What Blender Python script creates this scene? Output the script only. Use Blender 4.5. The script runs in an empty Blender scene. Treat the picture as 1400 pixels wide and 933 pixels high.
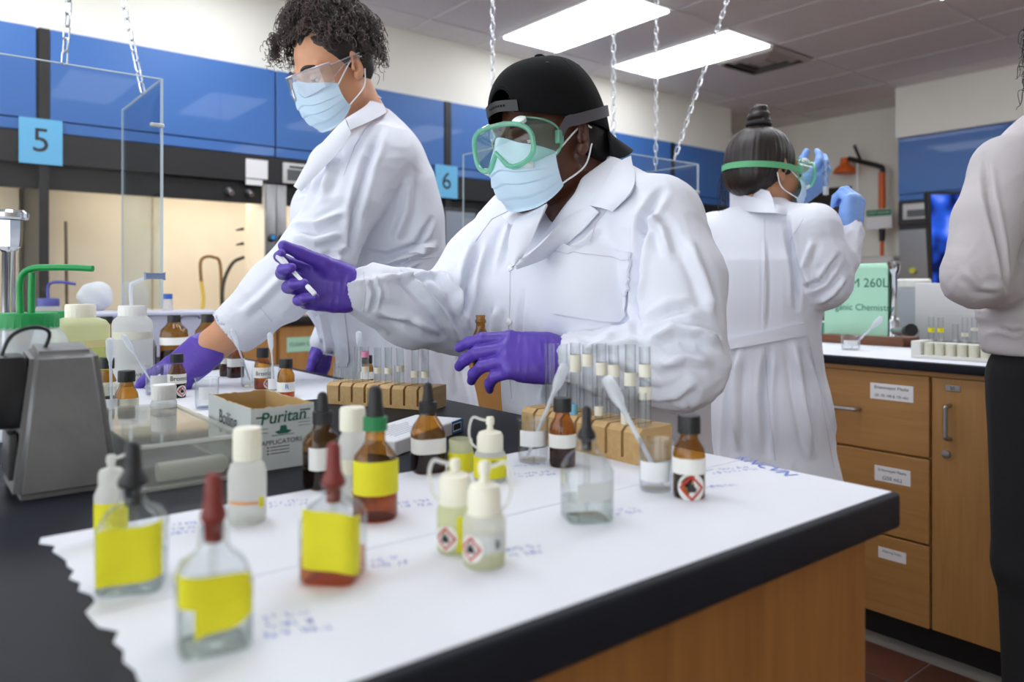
import bpy, bmesh, math, random
import numpy as np
from mathutils import Vector, Matrix
from mathutils.bvhtree import BVHTree
from mathutils.geometry import tessellate_polygon

random.seed(7); np.random.seed(7)
SC = bpy.context.scene
COL = SC.collection

# ------------------------------------------------------------------ camera
CAM_H, FPX, HZ = 1.145, 1045.0, 392.0
YAW = math.radians(51.3)
FW = Vector((math.cos(YAW), math.sin(YAW), 0)); RT = Vector((math.sin(YAW), -math.cos(YAW), 0))
cam_d = bpy.data.cameras.new('camera'); cam = bpy.data.objects.new('camera', cam_d); COL.objects.link(cam)
cam.location = (0, 0, CAM_H); cam.rotation_euler = (math.pi/2, 0, YAW - math.pi/2)
cam_d.sensor_width = 36; cam_d.lens = 36*FPX/1400; cam_d.shift_y = -(466.5-HZ)/1400
cam_d.clip_start = .02; cam_d.clip_end = 60
cam_d.dof.use_dof = True; cam_d.dof.focus_distance = 1.42; cam_d.dof.aperture_fstop = 3.6
SC.camera = cam
# ------------------------------------------------------------------ world, exposure
w = bpy.data.worlds.new('world'); SC.world = w; w.use_nodes = True
w.node_tree.nodes['Background'].inputs[0].default_value = (.9, .95, 1, 1)
w.node_tree.nodes['Background'].inputs[1].default_value = 2.4
vs = SC.view_settings; vs.view_transform = 'Standard'; vs.look = 'None'; vs.gamma = 1; vs.use_curve_mapping = False
vs.exposure = 0.2
PANEL_E = 7.4        # ceiling panel strength
HOOD_E = 7.0        # lamps inside the fume hoods
cy = SC.cycles
cy.use_denoising = True; cy.transparent_max_bounces = 24; cy.max_bounces = 8; cy.diffuse_bounces = 8
cy.glossy_bounces = 4; cy.transmission_bounces = 8
cy.caustics_reflective = False; cy.caustics_refractive = False; cy.sample_clamp_indirect = 4

# ------------------------------------------------------------------ helpers
BZ = .914                     # bench tops
def at(px, py, d): return RT*((px-700)/FPX*d) + FW*d + Vector((0, 0, CAM_H + (HZ-py)/FPX*d))
def ray(px, py): return RT*((px-700)/FPX) + FW + Vector((0, 0, (HZ-py)/FPX))
def on_z(px, py, z=BZ): return at(px, py, (CAM_H-z)*FPX/(py-HZ))
def on_X(px, py, X): return at(px, py, X/ray(px, py).x)
def on_Y(px, py, Y): return at(px, py, Y/ray(px, py).y)
def depth_of(p): return Vector(p).dot(FW)
def lin(h):
    if isinstance(h, str):
        h = h.lstrip('#'); v = [int(h[i:i+2], 16)/255 for i in (0, 2, 4)]
    else: v = list(h)
    return tuple(c/12.92 if c <= .04045 else ((c+.055)/1.055)**2.4 for c in v) + (1,)

MATS = {}
def new_mat(name):
    m = bpy.data.materials.new(name); m.use_nodes = True; MATS[name] = m
    nt = m.node_tree; return m, nt, nt.nodes, nt.links, nt.nodes['Principled BSDF']
def M(name, col='#808080', rough=.5, metal=0, spec=.5, bump=0, bscale=200, var=0, vscale=8, col2=None, coat=0, sss=0, sheen=0, trans=0, stretch=(1, 1, 1)):
    if name in MATS: return MATS[name]
    m, nt, N, L, b = new_mat(name)
    c = lin(col)
    b.inputs['Base Color'].default_value = c; b.inputs['Roughness'].default_value = rough
    b.inputs['Metallic'].default_value = metal; b.inputs['Specular IOR Level'].default_value = spec
    b.inputs['Coat Weight'].default_value = coat; b.inputs['Sheen Weight'].default_value = sheen
    b.inputs['Transmission Weight'].default_value = trans
    if sss:
        b.inputs['Subsurface Weight'].default_value = sss; b.inputs['Subsurface Radius'].default_value = (.012, .006, .004); b.inputs['Subsurface Scale'].default_value = 1
    if bump or var:
        tc = N.new('ShaderNodeTexCoord'); mp = N.new('ShaderNodeMapping'); L.new(tc.outputs['Object'], mp.inputs[0]); mp.inputs['Scale'].default_value = stretch
    if var:
        n = N.new('ShaderNodeTexNoise'); n.inputs['Scale'].default_value = vscale; n.inputs['Detail'].default_value = 6; L.new(mp.outputs[0], n.inputs[0])
        mx = N.new('ShaderNodeMix'); mx.data_type = 'RGBA'; mx.inputs[6].default_value = c
        mx.inputs[7].default_value = lin(col2) if col2 else tuple(v*(1-var) for v in c[:3]) + (1,)
        rp = N.new('ShaderNodeMapRange'); rp.inputs[1].default_value = .35; rp.inputs[2].default_value = .65
        L.new(n.outputs[0], rp.inputs[0]); L.new(rp.outputs[0], mx.inputs[0]); L.new(mx.outputs[2], b.inputs['Base Color'])
    if bump:
        n2 = N.new('ShaderNodeTexNoise'); n2.inputs['Scale'].default_value = bscale; n2.inputs['Detail'].default_value = 3; L.new(mp.outputs[0], n2.inputs[0])
        bp = N.new('ShaderNodeBump'); bp.inputs['Strength'].default_value = bump; bp.inputs['Distance'].default_value = .002
        L.new(n2.outputs[0], bp.inputs['Height']); L.new(bp.outputs[0], b.inputs['Normal'])
    return m
def GL(name, tint='#f4f8f8', edge='#9fb0b0', rough=.02, refl=1.0, haze=0, hcol='#ffffff'):
    """thin walled glass or clear plastic: tinted transmission, darker towards the edge, a mirror coat; haze = share of diffuse body"""
    if name in MATS: return MATS[name]
    m, nt, N, L, b = new_mat(name); N.remove(b)
    out = [n for n in N if n.type == 'OUTPUT_MATERIAL'][0]
    lw = N.new('ShaderNodeLayerWeight'); lw.inputs[0].default_value = .35
    mx = N.new('ShaderNodeMix'); mx.data_type = 'RGBA'; mx.inputs[6].default_value = lin(tint); mx.inputs[7].default_value = lin(edge)
    pw = N.new('ShaderNodeMath'); pw.operation = 'POWER'; pw.inputs[1].default_value = 2.2
    L.new(lw.outputs['Facing'], pw.inputs[0]); L.new(pw.outputs[0], mx.inputs[0])
    tr = N.new('ShaderNodeBsdfTransparent'); L.new(mx.outputs[2], tr.inputs[0])
    cur = tr
    if haze:
        df = N.new('ShaderNodeBsdfDiffuse'); df.inputs[0].default_value = lin(hcol)
        tl = N.new('ShaderNodeBsdfTranslucent'); tl.inputs[0].default_value = lin(hcol)
        ad = N.new('ShaderNodeMixShader'); ad.inputs[0].default_value = .5; L.new(df.outputs[0], ad.inputs[1]); L.new(tl.outputs[0], ad.inputs[2])
        ms = N.new('ShaderNodeMixShader'); ms.inputs[0].default_value = haze; L.new(tr.outputs[0], ms.inputs[1]); L.new(ad.outputs[0], ms.inputs[2]); cur = ms
    gl = N.new('ShaderNodeBsdfGlossy'); gl.inputs['Roughness'].default_value = rough; gl.inputs[0].default_value = (1, 1, 1, 1)
    p5 = N.new('ShaderNodeMath'); p5.operation = 'POWER'; p5.inputs[1].default_value = 4.0; lf_ = N.new('ShaderNodeLayerWeight'); lf_.inputs[0].default_value = .5; L.new(lf_.outputs['Facing'], p5.inputs[0])
    ma = N.new('ShaderNodeMath'); ma.operation = 'MULTIPLY_ADD'; ma.inputs[1].default_value = .75; ma.inputs[2].default_value = .045; L.new(p5.outputs[0], ma.inputs[0])
    mu = N.new('ShaderNodeMath'); mu.operation = 'MULTIPLY'; mu.inputs[1].default_value = refl; L.new(ma.outputs[0], mu.inputs[0])
    m2 = N.new('ShaderNodeMixShader'); L.new(mu.outputs[0], m2.inputs[0]); L.new(cur.outputs[0], m2.inputs[1]); L.new(gl.outputs[0], m2.inputs[2])
    L.new(m2.outputs[0], out.inputs[0]); return m
def EM(name, col, e):
    if name in MATS: return MATS[name]
    m, nt, N, L, b = new_mat(name); N.remove(b)
    out = [n for n in N if n.type == 'OUTPUT_MATERIAL'][0]
    em = N.new('ShaderNodeEmission'); em.inputs[0].default_value = lin(col); em.inputs[1].default_value = e; L.new(em.outputs[0], out.inputs[0]); return m
def WOOD(name, c1, c2, axis=2, scale=1.0, rough=.45, contrast=.35):
    if name in MATS: return MATS[name]
    m, nt, N, L, b = new_mat(name)
    tc = N.new('ShaderNodeTexCoord'); mp = N.new('ShaderNodeMapping'); s = [14*scale]*3; s[axis] = .9*scale; mp.inputs['Scale'].default_value = s
    L.new(tc.outputs['Object'], mp.inputs[0])
    n = N.new('ShaderNodeTexNoise'); n.inputs['Scale'].default_value = 3; n.inputs['Detail'].default_value = 8; n.inputs['Roughness'].default_value = .65; n.inputs['Distortion'].default_value = .6
    L.new(mp.outputs[0], n.inputs[0])
    r = N.new('ShaderNodeMapRange'); r.inputs[1].default_value = .5-contrast/2; r.inputs[2].default_value = .5+contrast/2; L.new(n.outputs[0], r.inputs[0])
    mx = N.new('ShaderNodeMix'); mx.data_type = 'RGBA'; mx.inputs[6].default_value = lin(c1); mx.inputs[7].default_value = lin(c2); L.new(r.outputs[0], mx.inputs[0])
    L.new(mx.outputs[2], b.inputs['Base Color']); b.inputs['Roughness'].default_value = rough
    bp = N.new('ShaderNodeBump'); bp.inputs['Strength'].default_value = .15; bp.inputs['Distance'].default_value = .002; L.new(n.outputs[0], bp.inputs['Height']); L.new(bp.outputs[0], b.inputs['Normal'])
    return m

class MB:
    """collects shapes for ONE mesh object"""
    def __init__(s): s.v = []; s.f = []
    def add(s, vs, fs):
        o = len(s.v); s.v += [tuple(p) for p in vs]; s.f += [tuple(i+o for i in f) for f in fs]; return s
    def box(s, lo, hi):
        x0, y0, z0 = lo; x1, y1, z1 = hi
        return s.add([(x0,y0,z0),(x1,y0,z0),(x1,y1,z0),(x0,y1,z0),(x0,y0,z1),(x1,y0,z1),(x1,y1,z1),(x0,y1,z1)],
                     [(3,2,1,0),(4,5,6,7),(0,1,5,4),(1,2,6,5),(2,3,7,6),(3,0,4,7)])
    def bbox(s, lo, hi, bev=.003, seg=2):
        bm = bmesh.new(); bmesh.ops.create_cube(bm, size=1)
        for v in bm.verts: v.co = Vector([lo[i] + (v.co[i]+.5)*(hi[i]-lo[i]) for i in range(3)])
        bmesh.ops.bevel(bm, geom=bm.edges[:], offset=bev, segments=seg, affect='EDGES', profile=.5)
        s.bm(bm); return s
    def bm(s, bm):
        bm.verts.index_update(); s.add([v.co[:] for v in bm.verts], [[v.index for v in f.verts] for f in bm.faces]); bm.free()
    def lathe(s, prof, n=24, c=(0, 0, 0), close=True, rot=0):
        """prof: (r, z) or (r, z, e), e = superellipse exponent (2 round, 6 square)"""
        rings = []; vs = []; fs = []
        for p in prof:
            r, z = p[0], p[1]; e = p[2] if len(p) > 2 else 2
            if r < 1e-6: rings.append([len(vs)]); vs.append((c[0], c[1], c[2]+z)); continue
            ring = []
            for i in range(n):
                a = 2*math.pi*i/n; ca, sa = math.cos(a), math.sin(a)
                x = math.copysign(abs(ca)**(2/e), ca)*r; y = math.copysign(abs(sa)**(2/e), sa)*r
                cr, sr = math.cos(rot), math.sin(rot)
                ring.append(len(vs)); vs.append((c[0]+x*cr-y*sr, c[1]+x*sr+y*cr, c[2]+z))
            rings.append(ring)
        for A, B in zip(rings, rings[1:]):
            if len(A) == 1 and len(B) == 1: continue
            for i in range(n):
                j = (i+1) % n
                if len(A) == 1: fs.append((A[0], B[j], B[i]))
                elif len(B) == 1: fs.append((A[i], A[j], B[0]))
                else: fs.append((A[i], A[j], B[j], B[i]))
        return s.add(vs, fs)
    def tube(s, pts, r, n=8, caps=True):
        pts = [Vector(p) for p in pts]; k = len(pts)
        rs = list(r) if hasattr(r, '__len__') else [r]*k
        T = [(pts[min(i+1, k-1)]-pts[max(i-1, 0)]).normalized() for i in range(k)]
        u = T[0].orthogonal().normalized(); vs = []; fs = []
        for i in range(k):
            u = (u - T[i]*u.dot(T[i])).normalized(); w_ = T[i].cross(u)
            for j in range(n):
                a = 2*math.pi*j/n; vs.append(pts[i] + (u*math.cos(a)+w_*math.sin(a))*rs[i])
        for i in range(k-1):
            for j in range(n):
                a, b = i*n+j, i*n+(j+1) % n; fs.append((a, b, b+n, a+n))
        if caps: fs.append(tuple(range(n))[::-1]); fs.append(tuple((k-1)*n+j for j in range(n)))
        return s.add(vs, fs)
    def bar(s, a, b, r, n=10): return s.tube([a, b], r, n)
    def prism(s, out, ext, thick):
        """out: 3D outline (planar polygon), ext: unit vector"""
        out = [Vector(p) for p in out]; e = Vector(ext)*thick; n = len(out)
        tris = tessellate_polygon([out])
        fs = [tuple(t) for t in tris] + [tuple(i+n for i in t[::-1]) for t in tris] + [(i, (i+1) % n, (i+1) % n+n, i+n) for i in range(n)]
        return s.add(out + [p+e for p in out], fs)
    def grid(s, P, close_u=False):
        R, C = len(P), len(P[0]); vs = [p for row in P for p in row]; fs = []
        for i in range(R-1):
            for j in range(C if close_u else C-1):
                k = (j+1) % C; fs.append((i*C+j, i*C+k, (i+1)*C+k, (i+1)*C+j))
        return s.add(vs, fs)
    def sheet(s, P, th):
        """grid of points given thickness along its own normals"""
        A = np.array([[tuple(p) for p in r] for r in P], float); du = np.gradient(A, axis=1); dv = np.gradient(A, axis=0)
        n = np.cross(du, dv); n /= np.maximum(np.linalg.norm(n, axis=2, keepdims=True), 1e-9)
        R, C = A.shape[:2]; T, B = A+n*th/2, A-n*th/2
        vs = list(map(tuple, T.reshape(-1, 3))) + list(map(tuple, B.reshape(-1, 3))); o = R*C; fs = []
        for i in range(R-1):
            for j in range(C-1):
                q = (i*C+j, i*C+j+1, (i+1)*C+j+1, (i+1)*C+j); fs.append(q); fs.append(tuple(x+o for x in q[::-1]))
        ring = [j for j in range(C)] + [i*C+C-1 for i in range(1, R)] + [(R-1)*C+j for j in range(C-2, -1, -1)] + [i*C for i in range(R-2, 0, -1)]
        for a, b in zip(ring, ring[1:]+ring[:1]): fs.append((b, a, a+o, b+o))
        return s.add(vs, fs)
    def mesh(s, name, smooth=True, angle=40):
        me = bpy.data.meshes.new(name); me.from_pydata([tuple(p) for p in s.v], [], s.f); me.update()
        bm = bmesh.new(); bm.from_mesh(me); bmesh.ops.recalc_face_normals(bm, faces=bm.faces[:]); bm.to_mesh(me); bm.free()
        if smooth: me.shade_smooth(); me.set_sharp_from_angle(angle=math.radians(angle))
        return me
    def build(s, name, mat, parent=None, smooth=True, angle=40): return obj(name, s.mesh(name, smooth, angle), mat, parent)

def obj(name, me, mat, parent=None, label=None):
    o = bpy.data.objects.new(name, me); COL.objects.link(o)
    if mat and not me.materials: me.materials.append(mat)
    if parent: o.parent = parent
    if label: o['label'] = label
    return o
def wm(o):
    m = Matrix.LocRotScale(o.location, o.rotation_euler, o.scale)
    return wm(o.parent) @ o.matrix_parent_inverse @ m if o.parent else m
def put(o, parent):
    """parent a world-space mesh without moving it"""
    o.parent = parent; o.matrix_parent_inverse = wm(parent).inverted(); return o
def tag(o, label, cat, group=None):
    o['label'] = label; o['category'] = cat
    if group: o['group'] = group
    return o
def thing(name, label, cat, loc=(0, 0, 0), rz=0, group=None):
    o = bpy.data.objects.new(name, None); COL.objects.link(o); o.empty_display_size = .05
    o.location = loc; o.rotation_euler = (0, 0, rz); return tag(o, label, cat, group)
def struct(o): o['kind'] = 'structure'; return o
def copy_tree(o, parent=None):
    c = o.copy(); COL.objects.link(c); c.parent = parent
    for ch in list(o.children): copy_tree(ch, c)
    return c
TXT = {}
def text_mb(s, size=.02, ax='CENTER', bold=0, shear=0):
    key = (s, ax, bold, shear)
    if key not in TXT:
        cu = bpy.data.curves.new('text', 'FONT'); cu.body = s; cu.align_x = ax; cu.align_y = 'CENTER'; cu.size = 1; cu.resolution_u = 3; cu.offset = bold; cu.shear = shear
        o = bpy.data.objects.new('text', cu); COL.objects.link(o)
        dg = bpy.context.evaluated_depsgraph_get(); me = bpy.data.meshes.new_from_object(o.evaluated_get(dg))
        TXT[key] = ([tuple(v.co) for v in me.vertices], [tuple(p.vertices) for p in me.polygons])
        bpy.data.objects.remove(o); bpy.data.curves.remove(cu); bpy.data.meshes.remove(me)
    v, f = TXT[key]; return [(x*size, y*size) for x, y, z in v], f
def text_on(name, s, size, o, ux, uy, mat, parent, off=.0006, world=False, **kw):
    """flat lettering in the plane o + x ux + y uy"""
    v, f = text_mb(s, size, **kw); o, ux, uy = Vector(o), Vector(ux).normalized(), Vector(uy).normalized(); n = ux.cross(uy)*off
    me = bpy.data.meshes.new(name); me.from_pydata([tuple(o+ux*x+uy*y+n) for x, y in v], [], f); me.update()
    ob = obj(name, me, mat); (put(ob, parent) if world else setattr(ob, 'parent', parent)); return ob
def text_wrap(name, s, size, r, z, ang, mat, parent, **kw):
    v, f = text_mb(s, size, **kw)
    me = bpy.data.meshes.new(name); me.from_pydata([(r*math.cos(ang+x/r), r*math.sin(ang+x/r), z+y) for x, y in v], [], f); me.update()
    return obj(name, me, mat, parent)
def bez(P, n=16):
    """Catmull-Rom through P"""
    P = [Vector(p) for p in P]; Q = [P[0]*2-P[1]] + P + [P[-1]*2-P[-2]]; out = []
    m = max(2, n//(len(P)-1))
    for i in range(1, len(Q)-2):
        a, b, c, d = Q[i-1:i+3]
        for k in range(m):
            t = k/m; out.append(.5*((2*b)+(c-a)*t+(2*a-5*b+4*c-d)*t*t+(3*b-a-3*c+d)*t**3))
    return out + [P[-1]]
# ================================================================== ROOM
X0, X1, Y0, Y1, CZ = -3.2, 8.4, -4.2, 5.8, 3.1
cream = M('wall_paint', '#eeece2', .75, bump=.05, bscale=90, var=.03, vscale=3)
struct(MB().box((X0-.1, Y1, 0), (X1+.1, Y1+.1, CZ+.1)).build('wall_back', cream))
struct(MB().box((X1, Y0, 0), (X1+.1, Y1, CZ+.1)).build('wall_right', cream))
struct(MB().box((X0-.1, Y0-.1, 0), (X1+.1, Y0, CZ+.1)).build('wall_front', cream))
# soffits above the hoods
struct(MB().box((X0, 5.03, 2.6), (7.1, Y1, CZ)).build('wall_soffit_back', cream))
struct(MB().box((7.62, Y0, 2.6), (X1, 3.5, CZ)).build('wall_soffit_right', cream))
# floor: quarry tiles
grout = M('tile_grout', '#8d8781', .9)
floor_m, nt, N, L, b = new_mat('quarry_tile_far')
br = N.new('ShaderNodeTexBrick'); br.offset = 0; br.inputs['Scale'].default_value = 1; br.inputs['Brick Width'].default_value = .203; br.inputs['Row Height'].default_value = .203
br.inputs['Mortar Size'].default_value = .004; br.inputs['Color1'].default_value = lin('#6b4335'); br.inputs['Color2'].default_value = lin('#5a382d'); br.inputs['Mortar'].default_value = lin('#8d8781')
tc = N.new('ShaderNodeTexCoord'); L.new(tc.outputs['Object'], br.inputs[0]); L.new(br.outputs[0], b.inputs['Base Color']); b.inputs['Roughness'].default_value = .5
fl = struct(MB().box((X0, Y0, -.1), (X1, Y1, 0)).build('floor', floor_m))
tile_ms = [M('quarry_tile_a', '#6b4335', .42, bump=.1, bscale=60, var=.15, vscale=12), M('quarry_tile_b', '#5f3c30', .42, bump=.1, bscale=60, var=.15, vscale=12)]
TS = .203
tmes = []
for m_ in tile_ms:
    me = MB().bbox((.003, .003, -.004), (TS-.003, TS-.003, .004), .0015, 1).mesh('floor_tile', False); me.materials.append(m_); tmes.append(me)
struct(MB().box((.9, -.1, -.05), (2.6, 1.6, .0005)).build('trim_1', grout))
for i in range(5, 12):
    for j in range(0, 8):
        o = obj('floor_tile', tmes[(i*3+j*5) % 2], None, fl); o.location = (i*TS, j*TS, 0)
# ceiling
ceil_base = M('ceiling_grid', '#e6e5e4', .6)
ce = struct(MB().box((X0, Y0, CZ), (X1, Y1, CZ+.1)).build('ceiling', ceil_base))
tile_m = M('ceiling_tile', '#efeeef', .9, bump=.3, bscale=180, var=.06, vscale=60)
GX, GY, GX0, GY0 = .62, 1.235, 3.63, 3.47
tme = MB().bbox((.012, .012, -.010), (GX-.012, GY-.012, .0), .003, 1).mesh('ceiling_tile', False); tme.materials.append(tile_m)
LIGHTS = {(0, 0), (2, 0)}
EXTRA = {(i, -2) for i in (-6, -4, -2, 0, 2)} | {(-4, 0), (-6, 0)} | {(i, -4) for i in (0, 2, 4, 6)}  # unseen panels added to light benches and far side; hood reflection hints at one
lf = M('light_frame', '#e8e8e6', .5); lens_e = EM('light_diffuser', '#f6f9ff', PANEL_E)
nlight = 0
names = {(0, 0): 'glowing ceiling light panel above the cap wearer, nearer of the two', (2, 0): 'glowing ceiling light panel beside the air vent'}
for i in range(-11, 8):
    for j in range(-6, 2):
        x, y = GX0+i*GX, GY0+j*GY
        if (i, j) in LIGHTS | EXTRA:
            lab = names.get((i, j), 'unseen ceiling light panel added above the benches')
            t = thing('ceiling_light', lab, 'ceiling light', (x, y, CZ), 0, 'fluorescent ceiling panels')
            fr = MB()
            for lo, hi in (((.005, .005, -.016), (GX-.005, .035, 0)), ((.005, GY-.035, -.016), (GX-.005, GY-.005, 0)), ((.005, .035, -.016), (.035, GY-.035, 0)), ((GX-.035, .035, -.016), (GX-.005, GY-.035, 0))): fr.box(lo, hi)
            fr.build('frame', lf, t, False)
            MB().box((.034, .034, -.03), (GX-.034, GY-.034, -.002)).build('diffuser', lens_e, t, False)
            continue
        if (i, j) == (3, 0): continue
        if i < 0 or j < -2: 
            if not (-3 <= i < 8 and -3 <= j): continue
        o = obj('ceiling_tile', tme, None, ce); o.location = (x, y, CZ)
# air vent
vt = thing('air_vent', 'square louvred air vent in the ceiling', 'air vent', (5.8, 3.79, CZ))
vm = M('vent_metal', '#b9b5b0', .45); vd = M('vent_dark', '#5a5654', .8)
MB().box((-.3, -.3, -.006), (.3, .3, 0)).build('backing', vd, vt, False)
for k, s_ in enumerate((.30, .22, .14)):
    q = MB()
    for a in range(4):
        ca, sa = round(math.cos(a*math.pi/2)), round(math.sin(a*math.pi/2))
        P = [(s_, -s_, -.006-.004*k), (s_, s_, -.006-.004*k), (s_-.045, s_-.045, -.035), (s_-.045, -s_+.045, -.035)]
        q.prism([(x*ca-y*sa, x*sa+y*ca, z) for x, y, z in P], (0, 0, 1), .004)
    q.build('louvre', vm, vt, False)
MB().box((-.07, -.07, -.035), (.07, .07, -.028)).build('centre_plate', vm, vt, False)
q = MB().box((-.305, .312, -.012), (.315, .93, 0)); obj('ceiling_tile', q.mesh('ceiling_tile'), tile_m, ce).location = (5.8, 3.79, CZ)

# ================================================================== FUME HOODS (back wall, Y = 5)
blue = M('hood_blue', '#3b6db2', .42, coat=.2, bump=.03, bscale=30)
blk = M('hood_black', '#1d1b1d', .45); blk2 = M('hood_black_recess', '#141214', .5)
hin = M('hood_liner', '#f6eedd', .6, var=.04, vscale=5); steel = M('brushed_steel', '#9a9a9c', .32, 1, bump=.1, bscale=300)
hoodlamp = EM('hood_lamp', '#fff3e0', HOOD_E)
oak = WOOD('oak_veneer', '#b98a52', '#a87a44', 2, 1.0, .42); oak_end_shade = WOOD('oak_end_panel_shade', '#9c6a34', '#875626', 2, 1.0, .45); oak_y = WOOD('oak_veneer_cross', '#b98a52', '#a87a44', 1, 1.0, .42)  # end panel oak darkened, part of its shade put into the colour
epoxy = M('epoxy_black', '#20232b', .5, spec=.15, bump=.05, bscale=120, var=.12, vscale=20)
chrome = M('chrome', '#c8cacd', .16, 1); chrome_b = M('satin_metal', '#b4b6b8', .35, 1)
white_p = M('white_paper', '#eeeef0', .8); ink = M('black_ink', '#26262a', .6)
NH = [(-2.12, .608, 'fume hood whose bay begins at the photo edge beside paper number 5'), (.608, 3.337, 'fume hood between the paper numbers 5 and 6, with coloured gas knobs'), (3.337, 6.066, 'fume hood behind the cap wearer, beyond paper number 6'), (6.066, 7.1, 'narrow end bay of the fume hoods, nearest the dark door')]
knob_c = [M('knob_blue', '#2c8fd6', .4), M('knob_yellow', '#d8d43c', .4), M('knob_yellow', ''), M('knob_green', '#3fae93', .4)]
kb = M('knob_black', '#17171a', .4)
for hi_, (a, b_, lab) in enumerate(NH):
    t = thing('fume_hood', lab, 'fume hood', (a, 5.0, 0), 0, 'fume hoods along the back wall'); W = b_-a; mid = W/2 if W > 2 else W
    segs = [(.057, mid-.006), (mid+.006, W-.012)] if W > 2 else [(.057, W-.01)]
    for s0, s1 in segs:
        MB().bbox((s0, 0, 2.085), (s1, .03, 2.598), .003, 1).build('front_panel', blue, t, False)
        MB().bbox((s0, .004, 2.016), (s1, .03, 2.079), .003, 1).build('lower_rail', blue, t, False)
    MB().box((0, .02, 2.0), (W, .74, 2.598)).build('casing', blk, t, False)
    MB().box((0.001, .004, 2.03), (.055, .03, 2.6)).build('black_strip', blk, t, False)
    MB().box((0, .008, 1.84), (W, .05, 2.012)).build('header', blk, t, False)
    MB().box((0, .05, 1.70), (W, .09, 1.84)).build('sash_frame', blk2, t, False)
    # liner: back, ceiling, sides
    MB().box((.02, .72, .95), (W-.02, .74, 2.0)).build('liner_back', hin, t, False)
    MB().box((.02, .09, 1.86), (W-.02, .72, 1.88)).build('liner_top', hin, t, False)
    MB().box((0.001, .0, .95), (.05, .72, 1.84)).build('side_post', blk, t, False)
    q = MB()
    for k in (.28, .58): q.box((W*k-.004, .705, .96), (W*k+.004, .722, 1.86))
    q.build('baffle_trim', M('baffle_trim', '#b99f6e', .5), t, False)
    MB().box((.06, .03, .905), (W-.06, .74, .95)).build('work_surface', M('hood_worktop', '#b9a98a', .5), t, False)
    MB().bbox((0, -.05, .885), (W, .03, .945), .006).build('airfoil_sill', blk, t)
    lm_ = MB().box((.25, .25, 1.835), (W-.25, .42, 1.858)).build('hood_lamp', hoodlamp, t, False)
    if W > 2:
        # gas column in the middle
        MB().bbox((mid-.07, -.005, .95), (mid+.0, .16, 1.83), .004).build('control_column', steel, t)
        MB().bbox((mid+.003, -.005, .95), (mid+.073, .16, 1.83), .004).build('control_column', steel, t)
        MB().box((mid-.075, .01, .95), (mid-.071, .35, 1.83)).build('column_side', hin, t, False)
        for r_ in range(4):
            for c_ in range(2):
                x = mid-.035+c_*.073; z = 1.47-r_*.105
                k_ = MB().tube([(x, -.005, z), (x, -.022, z), (x, -.045, z)], [.026, .026, .021], 14).build('valve_knob', kb, t)
                MB().tube([(x, -.043, z), (x, -.053, z)], [.017, .014], 14).build('colour_cap', knob_c[r_], k_)
        # notices on the header
        if hi_ == 1:
            MB().box((mid-.20, 0, 1.86), (mid-.055, .008, 1.985)).build('notice', white_p, t, False)
            MB().box((mid-.20, -.001, 1.815), (mid-.09, .008, 1.852)).build('notice', white_p, t, False)
        mo = MB().bbox((mid+.05, -.012, 1.845), (mid+.27, .01, 1.985), .004).build('airflow_monitor', M('monitor_grey', '#c9c9c8', .5), t)
        MB().box((mid+.075, -.014, 1.865), (mid+.245, -.01, 1.94)).build('display', M('monitor_display', '#55585a', .4), mo, False)
        MB().box((mid+.09, -.0135, 1.95), (mid+.22, -.0118, 1.965)).build('lettering', ink, mo, False)
        for x in (mid-.3, mid-.17):
            MB().tube([(x, .05, 1.77), (x, .03, 1.77), (x+.01, .0, 1.75)], [.022, .024, .018], 10).build('sash_knob', chrome_b, t)
# service fittings inside the middle hood
def hood_pt(px, py, Y): return on_Y(px, py, Y)
th = thing('gooseneck_pipe', 'brass gooseneck water pipe inside the lit fume hood', 'pipe', hood_pt(275, 420, 5.55))
br_ = M('brass_dull', '#8b6f45', .35, .8)
put(MB().tube(bez([hood_pt(275, 385, 5.55), hood_pt(274, 360, 5.55), hood_pt(280, 352, 5.55), hood_pt(292, 352, 5.55), hood_pt(301, 362, 5.55), hood_pt(303, 420, 5.55)], 30), .011, 8).build('pipe', br_), th)
put(MB().tube(bez([hood_pt(275, 385, 5.55), hood_pt(278, 410, 5.54), hood_pt(275, 432, 5.53)], 12), .012, 8).build('yellow_hose', M('yellow_hose', '#d9bf4b', .5)), th)
o = MB().tube(bez([hood_pt(333, 352, 5.6), hood_pt(318, 360, 5.55), hood_pt(306, 385, 5.5), hood_pt(304, 412, 5.46), hood_pt(308, 436, 5.42)], 20), .013, 8).build('rubber_hose', M('rubber', '#22211f', .5))
tag(o, 'black rubber hose curving down inside the lit fume hood', 'hose')
for x, y0, y1, lab in ((90, 303, 425, 'tall thin steel rod standing in the hood'), (57, 322, 425, 'short thin wooden rod standing in the hood')):
    o = MB().bar(hood_pt(x, y0, 5.5), hood_pt(x+1.5, y1, 5.5), .009, 8).build('support_rod', M('rod_grey', '#8c7f68', .4, .5)); tag(o, lab, 'rod')
for k, y in enumerate((314, 334)):
    o = MB().tube([hood_pt(323, y+1, 5.55), hood_pt(333, y-1, 5.55)], [.006, .012], 8).build('gas_nozzle', kb); tag(o, ['upper', 'lower'][k]+' black gas nozzle on the hood liner', 'nozzle')
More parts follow.
